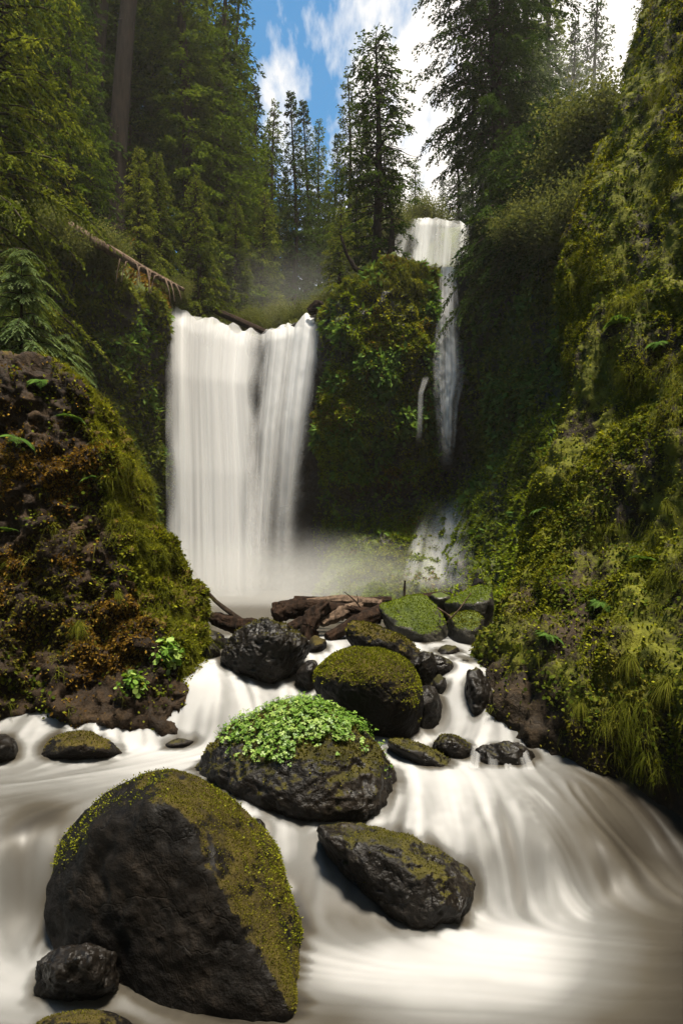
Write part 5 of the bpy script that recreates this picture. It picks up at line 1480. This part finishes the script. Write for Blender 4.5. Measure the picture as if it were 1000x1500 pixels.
def light():
    w = bpy.data.worlds.new('World'); S.world = w
    w.use_nodes = True
    nt = w.node_tree; nt.nodes.clear()
    out = nt.nodes.new('ShaderNodeOutputWorld')
    sky = N(nt, 'ShaderNodeTexSky', sky_type='NISHITA', sun_disc=False)
    sky.sun_elevation = SUN_EL; sky.sun_rotation = SUN_AZ
    sky.air_density = 1.0; sky.dust_density = .4; sky.ozone_density = 2.5
    g = N(nt, 'ShaderNodeTexCoord').outputs['Generated']
    sx = N(nt, 'ShaderNodeSeparateXYZ', {0: g})
    # a cloud layer: direction projected on to a plane overhead, drawn out by the wind
    zz = mathn(nt, 'MAXIMUM', sx.outputs[2], .04)
    u = mathn(nt, 'DIVIDE', sx.outputs[0], zz); vv = mathn(nt, 'DIVIDE', sx.outputs[1], zz)
    pl = N(nt, 'ShaderNodeCombineXYZ', {0: u, 1: vv, 2: 0.0}).outputs[0]
    mp = N(nt, 'ShaderNodeMapping', {'Vector': pl, 'Rotation': (0, 0, CLOUD_ROT), 'Scale': (3.2, .9, 1), 'Location': CLOUD_OFF}).outputs[0]
    n1 = noise(nt, mp, 2.0, 6, .55)
    n2 = noise(nt, mp, 7.0, 5, .6)
    cf = mathn(nt, 'ADD', mathn(nt, 'MULTIPLY', n1, .75), mathn(nt, 'MULTIPLY', n2, .25))
    # thicker cloud towards the right of the view and low down
    az = mathn(nt, 'DIVIDE', sx.outputs[0], mathn(nt, 'MAXIMUM', sx.outputs[1], .05))
    cf = mathn(nt, 'ADD', cf, mathn(nt, 'MULTIPLY', mathn(nt, 'SUBTRACT', az, .02), .9))
    cf = mathn(nt, 'ADD', cf, mathn(nt, 'MULTIPLY', mathn(nt, 'SUBTRACT', .50, sx.outputs[2]), .35))
    m = ramp(nt, cf, [(.40, 0.0), (.56, 1.0)])
    blue = N(nt, 'ShaderNodeVectorMath', {0: sky.outputs[0], 1: SKY_TINT}, operation='MULTIPLY').outputs[0]
    c = mixc(nt, m, blue, (CLOUD, CLOUD * .95, CLOUD * .88))
    b = N(nt, 'ShaderNodeBackground', {'Color': c, 'Strength': SKY_S})
    nt.links.new(b.outputs[0], out.inputs[0])
    l = bpy.data.lights.new('sun', 'SUN'); l.energy = SUN_S; l.angle = math.radians(10); l.color = (1, .92, .78)
    o = bpy.data.objects.new('sun', l); COL.objects.link(o)
    d = Vector((math.sin(SUN_AZ) * math.cos(SUN_EL), math.cos(SUN_AZ) * math.cos(SUN_EL), math.sin(SUN_EL)))
    o.rotation_euler = d.to_track_quat('Z', 'Y').to_euler()
    o.location = (0, 0, 60)


def camera():
    c = bpy.data.cameras.new('camera'); c.lens = 24; c.sensor_width = 36; c.sensor_fit = 'AUTO'
    c.shift_y = 50 / 1500; c.clip_end = 2000; c.clip_start = .05
    o = bpy.data.objects.new('camera', c); COL.objects.link(o)
    o.location = (0, 0, CAMZ); o.rotation_euler = (math.pi / 2, 0, 0)
    S.camera = o


SUN_S, SKY_S, CLOUD, SKY_TINT, EXPO = 5.0, .05, 9.0, (.48, 1.25, 1.42), 1.5
CLOUD_ROT, CLOUD_OFF = .6, (0, 0, 0)
HAZE_D, MIST_D = .00045, .30
ground()
rc = right_cliff()
lo_ = left_outcrop()
bw = back_wall()
build_wall_depth(bw[0])
hill_behind()
R = boulders()
creek()
logs()
waterfalls()
trees()
growth(rc, lo_, bw, R)
haze()
mist()
light()
camera()
for o in S.objects:
    if o.parent is None and o.get('category') and not o.get('group') and not o.get('kind'):
        g = {'boulder': 'boulders and stones in the creek', 'tree': 'trees around the falls', 'shrub': 'shrubs on the rims', 'log': 'driftwood logs', 'stick': 'sticks in the log jam', 'plant': 'leafy plants on the left outcrop', 'waterfall': 'waterfalls in the gorge'}.get(o['category'])
        if g: o['group'] = g
S.view_settings.view_transform = 'Standard'; S.view_settings.look = 'None'; S.view_settings.gamma = 1
S.view_settings.exposure = EXPO
cy = S.cycles
cy.use_denoising = True
cy.max_bounces = 8; cy.diffuse_bounces = 3; cy.glossy_bounces = 2; cy.transmission_bounces = 4; cy.volume_bounces = 1; cy.transparent_max_bounces = 24
cy.sample_clamp_indirect = 6
